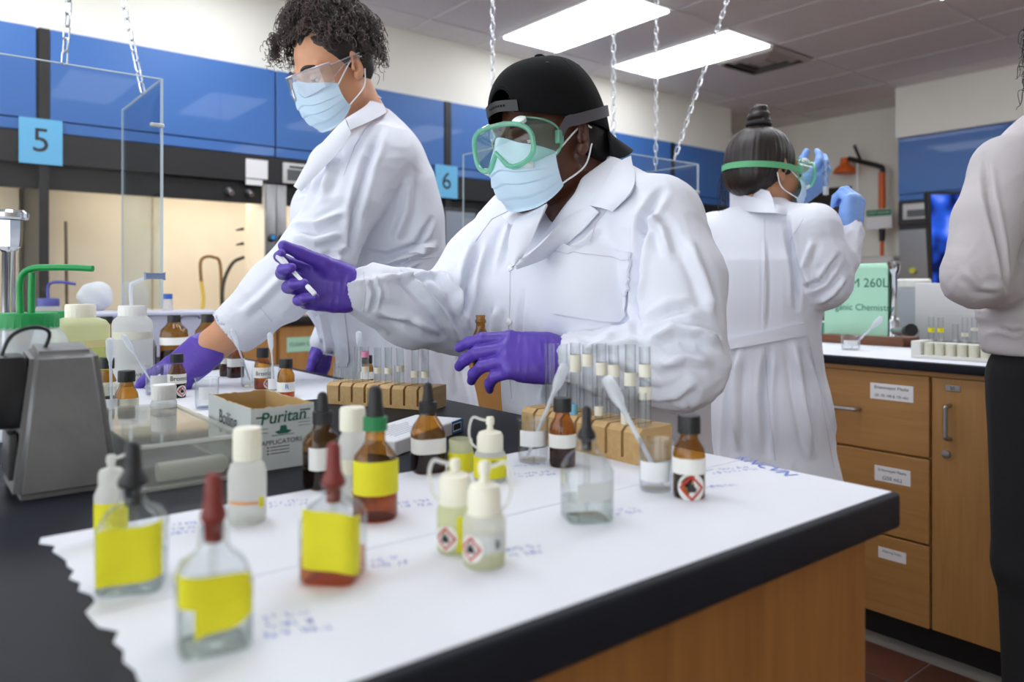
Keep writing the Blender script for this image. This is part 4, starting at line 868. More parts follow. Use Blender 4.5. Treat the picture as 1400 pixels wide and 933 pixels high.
cp = on_z(1233, 463); t = thing('carboy', 'white plastic carboy behind the second bench faucet', 'carboy', cp + Vector((.12, 0, 0)), 0)
Kc = depth_of(t.location)/FPX; MB().lathe([(0, 0), (21*Kc, 0, 4), (22*Kc, .01, 4), (22*Kc, 62*Kc, 4), (20*Kc, 67*Kc, 3), (19*Kc, 69*Kc, 2.5)], 36).build('tank', GL('carboy_plastic', '#e4e8ec', '#c4ccd4', .3, .3, .7, '#d8dee4'), t); MB().lathe([(0, 69*Kc), (21*Kc, 69*Kc), (21*Kc, 78*Kc), (19*Kc, 80*Kc), (0, 80*Kc)], 36).build('lid', white_cap, t)
t = thing('splash_box', 'plain white box standing behind the white tube rack', 'box', (3.48, 1.26, BZ)); MB().bbox((-.08, -.24, 0), (.08, .22, .245), .006).build('carton', M('box_white', '#dcd9dc', .6), t); MB().box((-.0808, -.24, .118), (-.0802, .22, .1195)).build('tape_seam', wlab, t, False)
t = thing('tube_rack', 'white plastic tube rack with rounded wells on the second bench', 'rack', (2.555, .862, BZ+.0008))
wp = M('rack_white', '#e4e4dc', .5); MB().bbox((0, 0, 0), (.09, .262, .012), .002).build('base', wp, t); MB().bbox((0, 0, .012), (.09, .03, .055), .002).build('end_block', wp, t); MB().bbox((0, .232, .012), (.09, .262, .055), .002).build('end_block', wp, t)
for k in range(6): MB().tube([(.02, .05+k*.033, .012), (.02, .05+k*.033, .05)], .0145, 14).build('well', M('well_cream', '#dedcc8', .5), t)
MB().box((.035, .03, .012), (.09, .232, .05)).build('core', wp, t, False)
for k, (px, y0, tp_) in enumerate(((1274, 433, ((.03, .045, ytape),)), (1287, 434, ((.03, .045, ytape),)), (1307, 443, ()), (1320, 434, ((.02, .032, wtape),)), (1333, 434, ((.04, .05, wtape),)), (1347, 446, ((.01, .025, wtape),)))):
    c = on_X(px, 470, 2.64); tz = on_X(px, y0, 2.64).z
    tube('%s glass tube in the white tube rack, counting from the faucet' % ORD[k], (2.635, c.y, BZ+.052), tz-BZ-.052, .009, (0, 0), tp_, 'tubes in the white rack')
bk = beaker('small beaker with a pipette on the second bench below the mint sign', 1163, 480, 24, 459, (.3, .7, 0, 1.6)); pipette('plastic pipette leaning in the beaker below the mint sign', [at(1206, 434, depth_of(bk.location)), bk.location+Vector((0, 0, .006))], .011)
beaker('small beaker at the foot of the second bench faucet', 1247, 472, 18, 452)
for px, yb, wd, hh, m_, lab in ((1136, 463, 22, 22, M('box_green', '#5aa78a', .6), 'pale green small carton below the mint sign'), (1160, 462, 16, 20, M('box_green2', '#1f9a6a', .6), 'bright green small carton below the mint sign'), (1190, 461, 34, 20, M('box_clear', '#dfe3e8', .4), 'pale plastic box beside the green cartons')):
    p = on_X(px, yb, 3.2); p.z = BZ; Kq = depth_of(p)/FPX; t = thing('small_carton', lab, 'carton', p, 0, 'small cartons below the mint sign'); MB().bbox((-.03, -wd/2*Kq*1.1, 0), (.03, wd/2*Kq*1.1, hh*Kq), .002, 1).build('box', m_, t); MB().bbox((-.032, -wd/2*Kq*1.12, hh*Kq), (.032, wd/2*Kq*1.12, hh*Kq+.008), .002, 1).build('lid', white_cap, t)
# ================================================================== PEOPLE: smooth implicit surfaces turned into one mesh each
def nrm(v): v = np.asarray(v, float); return v/np.linalg.norm(v)
class SDF:
    def __init__(s, lo, hi, h, fine=None):
        """fine = (centre, half size, step): grid lines run closer together there"""
        s.ax = []
        for i in range(3):
            if fine is None: a = lo[i]+h*np.arange(int(math.ceil((hi[i]-lo[i])/h))+1)
            else:
                f0, f1 = max(lo[i], fine[0][i]-fine[1]), min(hi[i], fine[0][i]+fine[1]); n0, n1 = int(math.ceil((f0-lo[i])/h)), int(math.ceil((hi[i]-f1)/h))
                a = np.concatenate([np.linspace(lo[i], f0, n0+1)[:-1], np.arange(f0, f1, fine[2]), f1+(hi[i]-f1)*np.arange(0, n1+1)/max(n1, 1)])
                a = a[np.concatenate([[True], np.diff(a) > 1e-5])]
            s.ax.append(a.astype(np.float32))
        s.F = np.full([len(a) for a in s.ax], 1.0, np.float32)
    def _sl(s, lo, hi):
        sl = []
        for i in range(3):
            a = max(0, int(np.searchsorted(s.ax[i], lo[i]))-1); b = min(len(s.ax[i]), int(np.searchsorted(s.ax[i], hi[i]))+1)
            if b-a < 2: return None
            sl.append(slice(a, b))
        return tuple(sl)
    def _co(s, sl): return s.ax[0][sl[0]][:, None, None], s.ax[1][sl[1]][None, :, None], s.ax[2][sl[2]][None, None, :]
    def _mix(s, sl, d, k, sub=False):
        A = s.F[sl]
        if sub:
            h = np.clip(.5-.5*(A+d)/k, 0, 1); s.F[sl] = A*(1-h)+(-d)*h+k*h*(1-h)
        else:
            h = np.clip(.5+.5*(d-A)/k, 0, 1); s.F[sl] = d*(1-h)+A*h-k*h*(1-h)
    def cone(s, a, b, ra, rb, k=.015, flat=None, sub=False):
        a, b = np.asarray(a, np.float32), np.asarray(b, np.float32); m = max(ra, rb)+k+.03
        sl = s._sl(np.minimum(a, b)-m, np.maximum(a, b)+m)
        if sl is None: return s
        X, Y, Z = s._co(sl); ab = b-a; L2 = max(float(ab@ab), 1e-9)
        t = np.clip(((X-a[0])*ab[0]+(Y-a[1])*ab[1]+(Z-a[2])*ab[2])/L2, 0, 1)
        dx, dy, dz = X-a[0]-t*ab[0], Y-a[1]-t*ab[1], Z-a[2]-t*ab[2]
        q = dx*dx+dy*dy+dz*dz; sc = 1.0
        if flat is not None:
            n, r = nrm(flat[0]), flat[1]; c = dx*n[0]+dy*n[1]+dz*n[2]; q = q+c*c*(1/(r*r)-1); sc = min(1.0, r)
        s._mix(sl, (np.sqrt(q)-(ra+t*(rb-ra)))*sc, k, sub); return s
    def chain(s, P, R, k=.015, flat=None):
        for i in range(len(P)-1): s.cone(P[i], P[i+1], R[i], R[i+1], k, flat)
        return s
    def ell(s, c, r, ax=None, k=.015, sub=False):
        c = np.asarray(c, np.float32); m = max(r)+k+.03; sl = s._sl(c-m, c+m)
        if sl is None: return s
        X, Y, Z = s._co(sl); ax = np.eye(3) if ax is None else np.asarray(ax, float); q = 0
        for i in range(3): q = q + (((X-c[0])*ax[i][0]+(Y-c[1])*ax[i][1]+(Z-c[2])*ax[i][2])/r[i])**2
        s._mix(sl, (np.sqrt(q)-1)*min(r), k, sub); return s
    def half(s, p, n, k=.004):
        """cut away everything on the +n side of the plane"""
        X, Y, Z = s._co((slice(None),)*3); n = nrm(n); d = (X-p[0])*n[0]+(Y-p[1])*n[1]+(Z-p[2])*n[2]
        s.F = np.maximum(s.F, d.astype(np.float32)); return s
    def surf(s):
        F = s.F; F[0] = F[-1] = np.maximum(F[0], .01); ins = F < 0
        for a in range(3):
            i0 = [slice(None)]*3; i0[a] = 0; i1 = [slice(None)]*3; i1[a] = -1; F[tuple(i0)] = np.maximum(F[tuple(i0)], .001); F[tuple(i1)] = np.maximum(F[tuple(i1)], .001)
        ins = F < 0; nx, ny, nz = F.shape
        cnt = np.zeros((nx-1, ny-1, nz-1), np.int8)
        for i in (0, 1):
            for j in (0, 1):
                for k in (0, 1): cnt += ins[i:nx-1+i, j:ny-1+j, k:nz-1+k]
        act = (cnt > 0) & (cnt < 8); I = np.argwhere(act); idx = np.full(act.shape, -1, np.int64); idx[act] = np.arange(len(I))
        C = {}
        for i in (0, 1):
            for j in (0, 1):
                for k in (0, 1): C[i, j, k] = F[I[:, 0]+i, I[:, 1]+j, I[:, 2]+k]
        acc = np.zeros((len(I), 3)); num = np.zeros(len(I)); cs = list(C)
        for a in cs:
            for ax in range(3):
                if a[ax] == 0:
                    b = list(a); b[ax] = 1; b = tuple(b); va, vb = C[a], C[b]; m = (va < 0) != (vb < 0)
                    t = np.where(m, va/np.where(m, va-vb, 1), 0); p = np.array(a, float)[None].repeat(len(I), 0); p[:, ax] += t
                    acc += p*m[:, None]; num += m
        G = I+acc/num[:, None]; V = np.stack([np.interp(G[:, i], np.arange(len(s.ax[i])), s.ax[i]) for i in range(3)], 1); Q = []
        for ax in range(3):
            o = [0, 1, 2]; o.remove(ax); u, v = o
            a = [slice(None)]*3; b = [slice(None)]*3; a[ax] = slice(0, -1); b[ax] = slice(1, None)
            ch = ins[tuple(a)] != ins[tuple(b)]; E = np.argwhere(ch); E = E[(E[:, u] > 0) & (E[:, v] > 0) & (E[:, u] < F.shape[u]-1) & (E[:, v] < F.shape[v]-1)]
            if not len(E): continue
            c = []
            for du, dv in ((1, 1), (0, 1), (0, 0), (1, 0)):
                e = E.copy(); e[:, u] -= du; e[:, v] -= dv; c.append(idx[e[:, 0], e[:, 1], e[:, 2]])
            q = np.stack(c, 1); fl = ins[E[:, 0], E[:, 1], E[:, 2]]
            if ax == 1: fl = ~fl
            q[~fl] = q[~fl][:, ::-1]; Q.append(q)
        return V, np.concatenate(Q)
def to_mesh(name, V, Q, smooth=True):
    me = bpy.data.meshes.new(name); me.vertices.add(len(V)); me.vertices.foreach_set('co', np.ascontiguousarray(V, np.float32).ravel())
    me.loops.add(Q.size); me.loops.foreach_set('vertex_index', Q.astype(np.int32).ravel()); me.polygons.add(len(Q)); me.polygons.foreach_set('loop_start', np.arange(len(Q), dtype=np.int32)*4)
    me.update(calc_edges=True); me.validate()
    if smooth: me.shade_smooth()
    return me
def normals(V, Q):
    n = np.cross(V[Q[:, 2]]-V[Q[:, 0]], V[Q[:, 3]]-V[Q[:, 1]]); N = np.zeros_like(V)
    for i in range(4): np.add.at(N, Q[:, i], n)
    return N/np.maximum(np.linalg.norm(N, axis=1, keepdims=True), 1e-12)
def relax(V, Q, it=2, f=.5):
    for _ in range(it):
        S = np.zeros_like(V); c = np.zeros(len(V))
        for i in range(4):
            j = (i+1) % 4; np.add.at(S, Q[:, i], V[Q[:, j]]); np.add.at(c, Q[:, i], 1); np.add.at(S, Q[:, j], V[Q[:, i]]); np.add.at(c, Q[:, j], 1)
        V = V*(1-f)+f*S/c[:, None]
    return V
def vnoise(P, seed=0):
    P = np.asarray(P, float); i = np.floor(P).astype(np.int64); f = P-i; f = f*f*(3-2*f); r = 0
    for a in (0, 1):
        for b in (0, 1):
            for c in (0, 1):
                h = (i[:, 0]+a)*374761393+(i[:, 1]+b)*668265263+(i[:, 2]+c)*2147483647+seed*974711; h = (h ^ (h >> 13))*1274126177; h = (h ^ (h >> 16)) & 0xffff
                r = r + (h/65535.0)*(f[:, 0] if a else 1-f[:, 0])*(f[:, 1] if b else 1-f[:, 1])*(f[:, 2] if c else 1-f[:, 2])
    return r
def seg_t(P, a, b):
    a, b = np.asarray(a, float), np.asarray(b, float); ab = b-a; t = np.clip((P-a)@ab/(ab@ab), 0, 1); return t, np.linalg.norm(P-(a+t[:, None]*ab), axis=1)
def limb_folds(V, N, bones, amp, seed, along=9, ring=26, reach=.12):
    """soft creases wrapped around limb bones: bones = [(a, b, strength, twist)]"""
    D = np.zeros(len(V))
    for n_, (a, b, st, tw) in enumerate(bones):
        a, b = np.asarray(a, float), np.asarray(b, float); u = nrm(b-a); L_ = np.linalg.norm(b-a); o = nrm(np.cross(u, [.3, .2, 1])); w_ = np.cross(u, o)
        q = V-a; x = q@u; th = np.arctan2(q@o, q@w_); t, d = seg_t(V, a, b)
        c = np.stack([x*ring+np.sin(th+tw)*tw, np.cos(th)*1.3+seed, np.sin(th)*1.3+n_*7], 1)
        r1 = 1-np.abs(2*vnoise(c, seed)-1); r2 = 1-np.abs(2*vnoise(c*1.9+11, seed+3)-1)
        D += st*np.clip(1-(d/reach)**2, 0, 1)*((r1**2)*.7+(r2**2)*.3-.35)
    return V+N*(amp*D)[:, None]
def drape(V, N, ctr, amp, seed, freq=7, zlo=-9, zhi=9, vert=1.2):
    """long vertical folds of a hanging coat"""
    th = np.arctan2(V[:, 1]-ctr[1], V[:, 0]-ctr[0]); z = V[:, 2]
    c = np.stack([np.cos(th)*freq*.45+z*.8, np.sin(th)*freq*.45, z*vert], 1); r = 1-np.abs(2*vnoise(c, seed)-1)
    w_ = np.clip((zhi-z)/.12, 0, 1)*np.clip((z-zlo)/.12, 0, 1)
    return V+N*(amp*w_*(r**1.5-.4))[:, None]
def px_folds(V, Q, folds):
    """ridges traced on the surface: folds = [(pixel polyline, height, width)]"""
    me = [tuple(v) for v in V]; bv = BVHTree.FromPolygons(me, [tuple(q) for q in Q]); N = normals(V, Q); D = np.zeros(len(V)); o = Vector((0, 0, CAM_H))
    for pl, hgt, wid in folds:
        pts = []
        for (x0, y0), (x1, y1) in zip(pl, pl[1:]):
            n_ = max(2, int(math.hypot(x1-x0, y1-y0)/6))
            for k in range(n_): pts.append((x0+(x1-x0)*k/n_, y0+(y1-y0)*k/n_))
        pts.append(pl[-1]); H = []
        for p in pts:
            h = bv.ray_cast(o, ray(*p).normalized())[0]
            if h is not None: H.append(np.array(h))
        if len(H) < 2: continue
        lo, hi = np.min(H, 0)-3*wid, np.max(H, 0)+3*wid; m = np.where(np.all((V > lo) & (V < hi), 1))[0]; best = np.full(len(m), 9.0); tt = np.zeros(len(m))
        for i in range(len(H)-1):
            if np.linalg.norm(H[i+1]-H[i]) < 1e-7: continue
            t, d = seg_t(V[m], H[i], H[i+1]); b = d < best; best[b] = d[b]; tt[b] = (i+t[b])/(len(H)-1)
        env = np.clip(np.minimum(tt, 1-tt)*5+.15, 0, 1); wid = wid*.85; g = np.exp(-(best/wid)**2)-.45*np.exp(-((best-1.7*wid)/wid)**2); D[m] += 1.5*hgt*env*g
    return V+N*D[:, None]
class Surf:
    """a finished garment or body surface one can pin other parts to"""
    def __init__(s, V, Q): s.V = V; s.Q = Q; s.bv = BVHTree.FromPolygons([tuple(v) for v in V], [tuple(q) for q in Q])
    def hit(s, px, py, off=0):
        o = Vector((0, 0, CAM_H)); h = s.bv.ray_cast(o, ray(px, py).normalized())
        return None if h[0] is None else h[0]+h[1]*off*(1 if h[1].dot(ray(px, py)) < 0 else -1)
    def near(s, p, off=0):
        h = s.bv.find_nearest(Vector(p)); return h[0]+h[1]*off
    def seam(s, pl, r=.0012, off=.0003):
        pts = []
        for (x0, y0), (x1, y1) in zip(pl, pl[1:]):
            n_ = max(2, int(math.hypot(x1-x0, y1-y0)/5))
            for k in range(n_): pts.append((x0+(x1-x0)*k/n_, y0+(y1-y0)*k/n_))
        pts.append(pl[-1]); P = [q for q in (s.hit(*p, off) for p in pts) if q is not None]
        return P
    def patch(s, quad, nu=14, nv=14, off=.003, th=.002, corner=0):
        """four pixel corners (tl, tr, br, bl), laid on the surface"""
        G = []
        for i in range(nv+1):
            v = i/nv; row = []
            for j in range(nu+1):
                u = j/nu
                if corner and v > 1-corner: u = .5+(u-.5)*(1-.22*((v-1+corner)/corner)**2)
                a = [quad[0][k]*(1-u)+quad[1][k]*u for k in (0, 1)]; b = [quad[3][k]*(1-u)+quad[2][k]*u for k in (0, 1)]
                p = s.hit(a[0]*(1-v)+b[0]*v, a[1]*(1-v)+b[1]*v, off); row.append(p)
            G.append(row)
        ok = [p for r in G for p in r if p is not None]
        if not ok: return None
        for i in range(nv+1):
            for j in range(nu+1):
                if G[i][j] is None: G[i][j] = min((G[a][b] for a in range(nv+1) for b in range(nu+1) if G[a][b] is not None), key=lambda p: 0) if False else None
        for i in range(nv+1):
            last = next((p for p in G[i] if p is not None), ok[0])
            for j in range(nu+1):
                if G[i][j] is None: G[i][j] = last
                last = G[i][j]
        return MB().sheet(G, th)
def ribbon(A, B, th=.002, rows=6, n=24, bulge=0, bdir=(0, 0, 1)):
    A, B = bez(A, n), bez(B, n); m = min(len(A), len(B)); G = []
    for i in range(rows+1):
        f = i/rows; G.append([A[k].lerp(B[k], f)+Vector(bdir)*bulge*math.sin(math.pi*f) for k in range(m)])
    return MB().sheet(G, th)
coat_m = M('lab_coat_cotton', '#dde0ea', .85, bump=.12, bscale=500, sheen=.1); coat_dk = M('seam_thread', '#cfcdd8', .9)
skin_a = M('skin_light_brown', '#d39a76', .5, sss=.25, var=.06, vscale=30); skin_b = M('skin_deep_brown', '#5a3424', .42, sss=.15, var=.12, vscale=30); skin_c = M('skin_tan', '#b98463', .5, sss=.2, var=.06, vscale=30)
nitrile = M('nitrile_purple', '#5a3fae', .42, bump=.15, bscale=70, var=.06, vscale=25); nitrile_b = M('nitrile_blue', '#7ea6e6', .45, bump=.15, bscale=70)
mask_m = M('mask_blue', '#c6deee', .85, bump=.15, bscale=300); elastic = M('mask_elastic', '#eef0f2', .8)
hair_dk = M('hair_dark_brown', '#241a17', .45, bump=.5, bscale=120, stretch=(1, 1, .08), var=.35, vscale=60); hair_bk = M('hair_black', '#0f0d0e', .4, bump=.5, bscale=120, stretch=(1, 1, .1))
curl_m = M('hair_curl', '#2c211e', .5, var=.4, vscale=40, col2='#4a3931')
class Frame:
    """head frame: r right, f forward (nose), u up"""
    def __init__(s, o, f, u, sc=1.0):
        s.o = np.array(o, float); s.f = nrm(f); u = np.asarray(u, float); s.u = nrm(u-s.f*(u@s.f)); s.r = np.cross(s.f, s.u); s.s = sc; s.ax = [s.r, s.f, s.u]
    def p(s, r, f, u): return s.o+s.s*(s.r*r+s.f*f+s.u*u)
    def v(s, r, f, u): return Vector(s.p(r, f, u))
def add_head(S, H, ears=True):
    s = H.s; E = lambda c, r, k=.012, sub=False, ax=None: S.ell(H.p(*c), [x*s for x in r], H.ax if ax is None else ax, k*s, sub); K = lambda a, b, ra, rb, k=.012: S.cone(H.p(*a), H.p(*b), ra*s, rb*s, k*s)
    E((0, -.012, .030), (.075, .095, .086)); E((0, .022, -.035), (.062, .070, .085), .02)
    for q in (-1, 1):
        K((q*.05, .0, -.065), (q*.016, .07, -.108), .018, .017, .02); E((q*.038, .062, -.03), (.024, .026, .024), .02); K((q*.012, .084, .024), (q*.042, .07, .024), .010, .010, .014)
    E((0, .076, -.105), (.021, .02, .017), .015); K((0, .086, .012), (0, .103, -.03), .008, .011, .010); E((0, .106, -.037), (.013, .012, .010), .008)
    for q in (-1, 1): E((q*.012, .096, -.040), (.008, .009, .007), .006)
    K((-.017, .089, -.068), (.017, .089, -.068), .007, .007, .008); K((-.014, .088, -.078), (.014, .088, -.078), .008, .008, .008)
    for q in (-1, 1): E((q*.032, .098, .002), (.016, .016, .011), .010, True)
    for q in (-1, 1): E((q*.032, .074, .002), (.0125, .0125, .0105), .004)
    if ears:
        for q in (-1, 1):
            ea = [nrm(H.r*1.0-H.f*q*.42), nrm(H.f+H.r*q*.42), nrm(H.u-H.f*.18)]
            E((q*.0795, -.016, -.004), (.0075, .0185, .031), .005, False, ea); E((q*.075, -.006, -.031), (.008, .010, .012), .005, False, ea)
            E((q*.0885, -.014, .000), (.0065, .0115, .0225), .003, True, ea); E((q*.082, -.006, -.010), (.006, .007, .010), .003, True, ea)
            K((q*.083, -.022, .012), (q*.0825, -.018, -.016), .0035, .003, .004); E((q*.0815, .002, -.010), (.004, .004, .007), .004)
def face_mask(parent, H, mat=mask_m, droop=0):
    """pleated surgical mask in the head frame, with ear loops"""
    nu, nv = 40, 44; G = []
    for i in range(nv+1):
        v = i/nv; row = []
        for j in range(nu+1):
            q = (j/nu-.5)*2; a = q*1.18
            wd = .074+.006*math.sin(math.pi*v); fw = .108+.02*math.sin(math.pi*min(1, v*1.05))**.8-.012*v; ridge = math.exp(-(q/.16)**2)*(.010*max(0, 1-v*2.2))
            r = wd*math.sin(a)/math.sin(1.18); f = .012+(fw-.012)*max(0, math.cos(a*.98))**.85+ridge
            top = .000+.012*math.exp(-(q/.22)**2)-.028*abs(q)**2; bot = -.122+.034*abs(q)**2.6
            u = top*(1-v)+bot*v; pl = .0030*(((v-.22)*5.2) % 1)*(1-abs(q)**6)*(.22 < v < .80); crink = .0012*math.sin(9*q+14*v)*(1-q*q)
            row.append(H.v(r*(1+pl*4), f+pl+crink-droop*v, u))
        G.append(row)
    m = put(MB().sheet(G, .0018).build('face_mask', mat), parent)
    for q, row in ((-1, 0), (1, -1)):
        t, b = G[2][row], G[nv-3][row]
        put(MB().tube(bez([t, H.v(q*.080, -.012, .012), H.v(q*.084, -.034, .006)], 10), .0017, 6).build('ear_loop', elastic), m)
        put(MB().tube(bez([H.v(q*.083, -.03, -.022), H.v(q*.078, -.008, -.06), b], 10), .0017, 6).build('ear_loop', elastic), m)
    return G
LID = {}
def lid(parent, H, q, c):
    """upper and lower eyelid shells over the eyeball"""
    for nm, a0, a1 in (('upper_eyelid', -.05, 1.5), ('lower_eyelid', -1.4, -.62)):
        G = []
        for i in range(7):
            el = a0+(a1-a0)*i/6; row = []
            for j in range(13):
                az = (j/12-.5)*2.6; r_ = .0129*H.s; k = 1-.35*(abs(j/12-.5)*2)**2 if nm == 'upper_eyelid' and i == 0 else 1
                row.append(c+Vector(H.f*math.cos(el)*math.cos(az)+H.r*math.cos(el)*math.sin(az)+H.u*math.sin(el))*r_)
            G.append(row)
        put(MB().sheet(G, .0012).build(nm, LID['m']), parent)
        if nm == 'upper_eyelid': put(MB().tube([p+Vector(H.f)*.001 for p in G[0][1:-1]], .0009, 5).build('lashes', hair_bk), parent)
def eyes(parent, H, iris='#3a2a1e'):
    for q in (-1, 1):
        c = H.v(q*.032, .0765, .0015); bm = bmesh.new(); bmesh.ops.create_uvsphere(bm, u_segments=16, v_segments=10, radius=.0118*H.s); m = MB(); m.bm(bm)
        m.v = [tuple(Vector(p)+c) for p in m.v]; e = put(m.build('eye', M('eye_white', '#e8e2dc', .25)), parent)
        d = Vector(H.f*.9-H.u*.35).normalized(); put(MB().tube([c+d*.0098*H.s, c+d*.0119*H.s, c+d*.0122*H.s], [.0062*H.s, .0055*H.s, .0025*H.s], 14).build('iris', M('iris_brown', iris, .2)), e)
        lid(parent, H, q, c)
        put(MB().tube(bez([H.v(q*.014, .098, .026), H.v(q*.032, .094, .033), H.v(q*.050, .078, .028)], 10), [.0022+.002*math.sin(k/10*math.pi) for k in range(11)], 6).build('eyebrow', hair_dk), parent)
def make_glove(name, wrist, d, n, curls, mat, parent, sc=1.0, mirror=1, spread=.12, thumb=(.55, .75, -.45), tb=.5, cuff=.05, h=.0019, label=None, fl=1.0, tl=1.0):
    """d: towards the fingers, n: back of the hand, thumb side = mirror * (n x d); curls: four (knuckle, middle, end) angles"""
    d = nrm(d); n = np.asarray(n, float); n = nrm(n-d*(n@d)); sd = np.cross(n, d)*mirror; W = np.array(wrist, float); P = lambda x, y, z: W+sc*(d*x+sd*y+n*z)
    S = SDF(W-.24*sc, W+.24*sc, h*1.0) if False else None
    segs = []
    segs.append((P(-cuff, 0, 0), P(.0, 0, 0), .032, .029, .012, (n, .78))); segs.append((P(.0, 0, 0), P(.03, 0, .0), .03, .034, .015, (n, .6)))
    for y0, y1 in ((.026, .029), (.009, .010), (-.009, -.010), (-.025, -.028)): segs.append((P(.018, y0*.75, 0), P(.084 if abs(y1) < .02 else .078, y1, .001), .0145, .0125, .014, None))
    segs.append((P(.015, .022, -.008), P(.05, .03, -.010), .017, .013, .015, None)); segs.append((P(.015, -.024, -.006), P(.06, -.027, -.006), .014, .012, .012, None))
    bases = [(.080, .030), (.086, .0100), (.082, -.0105), (.072, -.0285)]; lens = [(.042, .026, .021), (.046, .029, .022), (.042, .027, .021), (.033, .021, .019)]; tips = []
    for k in range(4):
        x, y = bases[k]; p = P(x, y, .001); yaw = spread*(1.5-k)*.66; dd = d*math.cos(yaw)+sd*math.sin(yaw); ang = 0; r0 = (.0105, .0107, .0103, .0092)[k]
        for m_ in range(3):
            ang += curls[k][m_]; v = dd*math.cos(ang)-n*math.sin(ang); q = p+v*lens[k][m_]*sc*fl; r1 = r0*(.94, .9, .84)[m_]; segs.append((p, q, r0, r1, .004, None)); p, r0 = q, r1
        tips.append(p)
    t0 = P(.018, .026, -.008); v1 = nrm(d*thumb[0]+sd*thumb[1]+n*thumb[2]); t1 = t0+v1*.045*sc; v2 = nrm(v1+d*tb*.9-sd*tb*.25); t2 = t1+v2*.034*sc*tl; v3 = nrm(v2+d*tb*.5-n*.15); t3 = t2+v3*.026*sc*tl
    segs += [(t0, t1, .0165, .0135, .012, None), (t1, t2, .0125, .0112, .005, None), (t2, t3, .0112, .0088, .004, None)]
    A = np.array([s_[0] for s_ in segs]+[s_[1] for s_ in segs]); S = SDF(A.min(0)-.045*sc, A.max(0)+.045*sc, h)
    for a, b, ra, rb, k, fl_ in segs: S.cone(a, b, ra*sc, rb*sc, k*sc, fl_)
    S.half(P(-cuff+.004, 0, 0), -d)
    V, Q = S.surf(); N = normals(V, Q)
    x = (V-W)@d; c = np.stack([x*90, (V-W)@sd*30, (V-W)@n*30], 1); r = 1-np.abs(2*vnoise(c, 5)-1); V = V+N*(.0016*(r**2-.3)*np.clip(1.2-x/.09, .25, 1))[:, None]
    ring = (W-d*(cuff-.006)*sc)
    o = put(obj(name, to_mesh(name, V, Q), mat), parent)
    if label: o['label'] = label
    return o, tips, t3, P
V3 = lambda *a: np.array(a, float)
A3 = lambda px, py, d: np.array(at(px, py, d), float)
def bounds(P, m): P = np.array(P); return P.min(0)-m, P.max(0)+m
def make_body(parent, H, torso, arms, legs, skin, h=.0045, neck=None, nr=.052):
    """one continuous skin surface: head, neck, trunk, arms, legs"""
    pts = [H.p(0, 0, .13), H.p(0, .12, 0), H.p(.09, 0, 0), H.p(-.09, 0, 0), H.p(0, -.12, 0)]+[p for p, r in torso]+[p for a in arms for p, r in a]+[p for a in legs for p, r in a]
    LID['m'] = skin; lo, hi = bounds(pts, .09); S = SDF(lo, hi, .0065, (H.o, .135, .0027)); fw = nrm([H.f[0], H.f[1], 0])
    for (a, ra), (b, rb) in zip(torso, torso[1:]): S.cone(a, b, ra, rb, .03, (fw, .66))
    for l in arms+legs:
        for (a, ra), (b, rb) in zip(l, l[1:]): S.cone(a, b, ra, rb, .02)
    S.cone(H.p(0, -.028, -.05), neck if neck is not None else torso[-1][0], nr, nr*1.08, .02); S.cone(H.p(0, -.02, -.06), V3(*torso[-1][0])+fw*.0, nr*.9, nr*1.3, .03); add_head(S, H)
    V, Q = S.surf(); V = relax(V, Q, 1, .4); put(obj('body', to_mesh('body', V, Q), skin), parent); return Surf(V, Q)
def legs_of(hip, fw, sep=.09, floor=0):
    r = np.cross(nrm(fw), [0, 0, 1]); hip = V3(*hip); L = []
    for q in (-1, 1):
        a = hip+r*q*sep; L.append([(a, .085), (a*[1, 1, 0]+V3(0, 0, hip[2]*.53), .058), (a*[1, 1, 0]+V3(0, 0, .09), .036), (a*[1, 1, 0]+V3(0, 0, .05)+nrm(fw)*.12, .032)])
    return L
def make_trousers(parent, legs, hip, mat, top=.02, h=.008, wide=1.15, name='trousers', hipr=.14):
    pts = [p for l in legs for p, r in l]+[hip]; lo, hi = bounds(pts, .18); S = SDF(lo, hi, h)
    for l in legs:
        for (a, ra), (b, rb) in list(zip(l, l[1:]))[:2]: S.cone(a, b, ra*wide+.012, rb*wide+.022, .03)
    h0 = V3(*hip); S.cone(h0+V3(0, 0, -.05), h0+V3(0, 0, top), hipr, hipr-.01, .05, (nrm(legs[0][3][0]-legs[0][2][0]), .75))
    V, Q = S.surf(); N = normals(V, Q); V = drape(V, N, h0, .006, 3, 5); put(obj(name, to_mesh(name, V, Q), mat), parent)
    for l in legs:
        a, b = V3(*l[2][0]), V3(*l[3][0]); lo, hi = bounds([a, b], .12); S = SDF(lo, hi, .006); f = nrm(b-a)*[1, 1, 0]
        S.cone(a*[1, 1, 0]+V3(0, 0, .042)-f*.03, b*[1, 1, 0]+V3(0, 0, .035)+f*.03, .042, .036, .01); S.cone(a*[1, 1, 0]+V3(0, 0, .05), a*[1, 1, 0]+V3(0, 0, .1), .045, .046, .02); S.half(V3(0, 0, .004), V3(0, 0, -1)); V, Q = S.surf(); put(obj('shoe', to_mesh('shoe', V, Q), M('shoe_dark', '#2a2a2e', .6)), parent)
trou = M('trouser_dark', '#23242a', .9, bump=.2, bscale=300)
def button(parent, s, px, py):
    p = s.hit(px, py, .001); q = s.hit(px, py, .004)
    if p is None: return
    put(MB().tube([p, p.lerp(q, .7), q], [.0058, .0062, .005], 16).build('button', M('button_white', '#f0f0f2', .3)), parent)
def seams(parent, s, lines, r=.0011):
    for pl in lines:
        P = s.seam(pl)
        if len(P) > 2: put(MB().tube(P, r, 5).build('seam', coat_dk), parent)
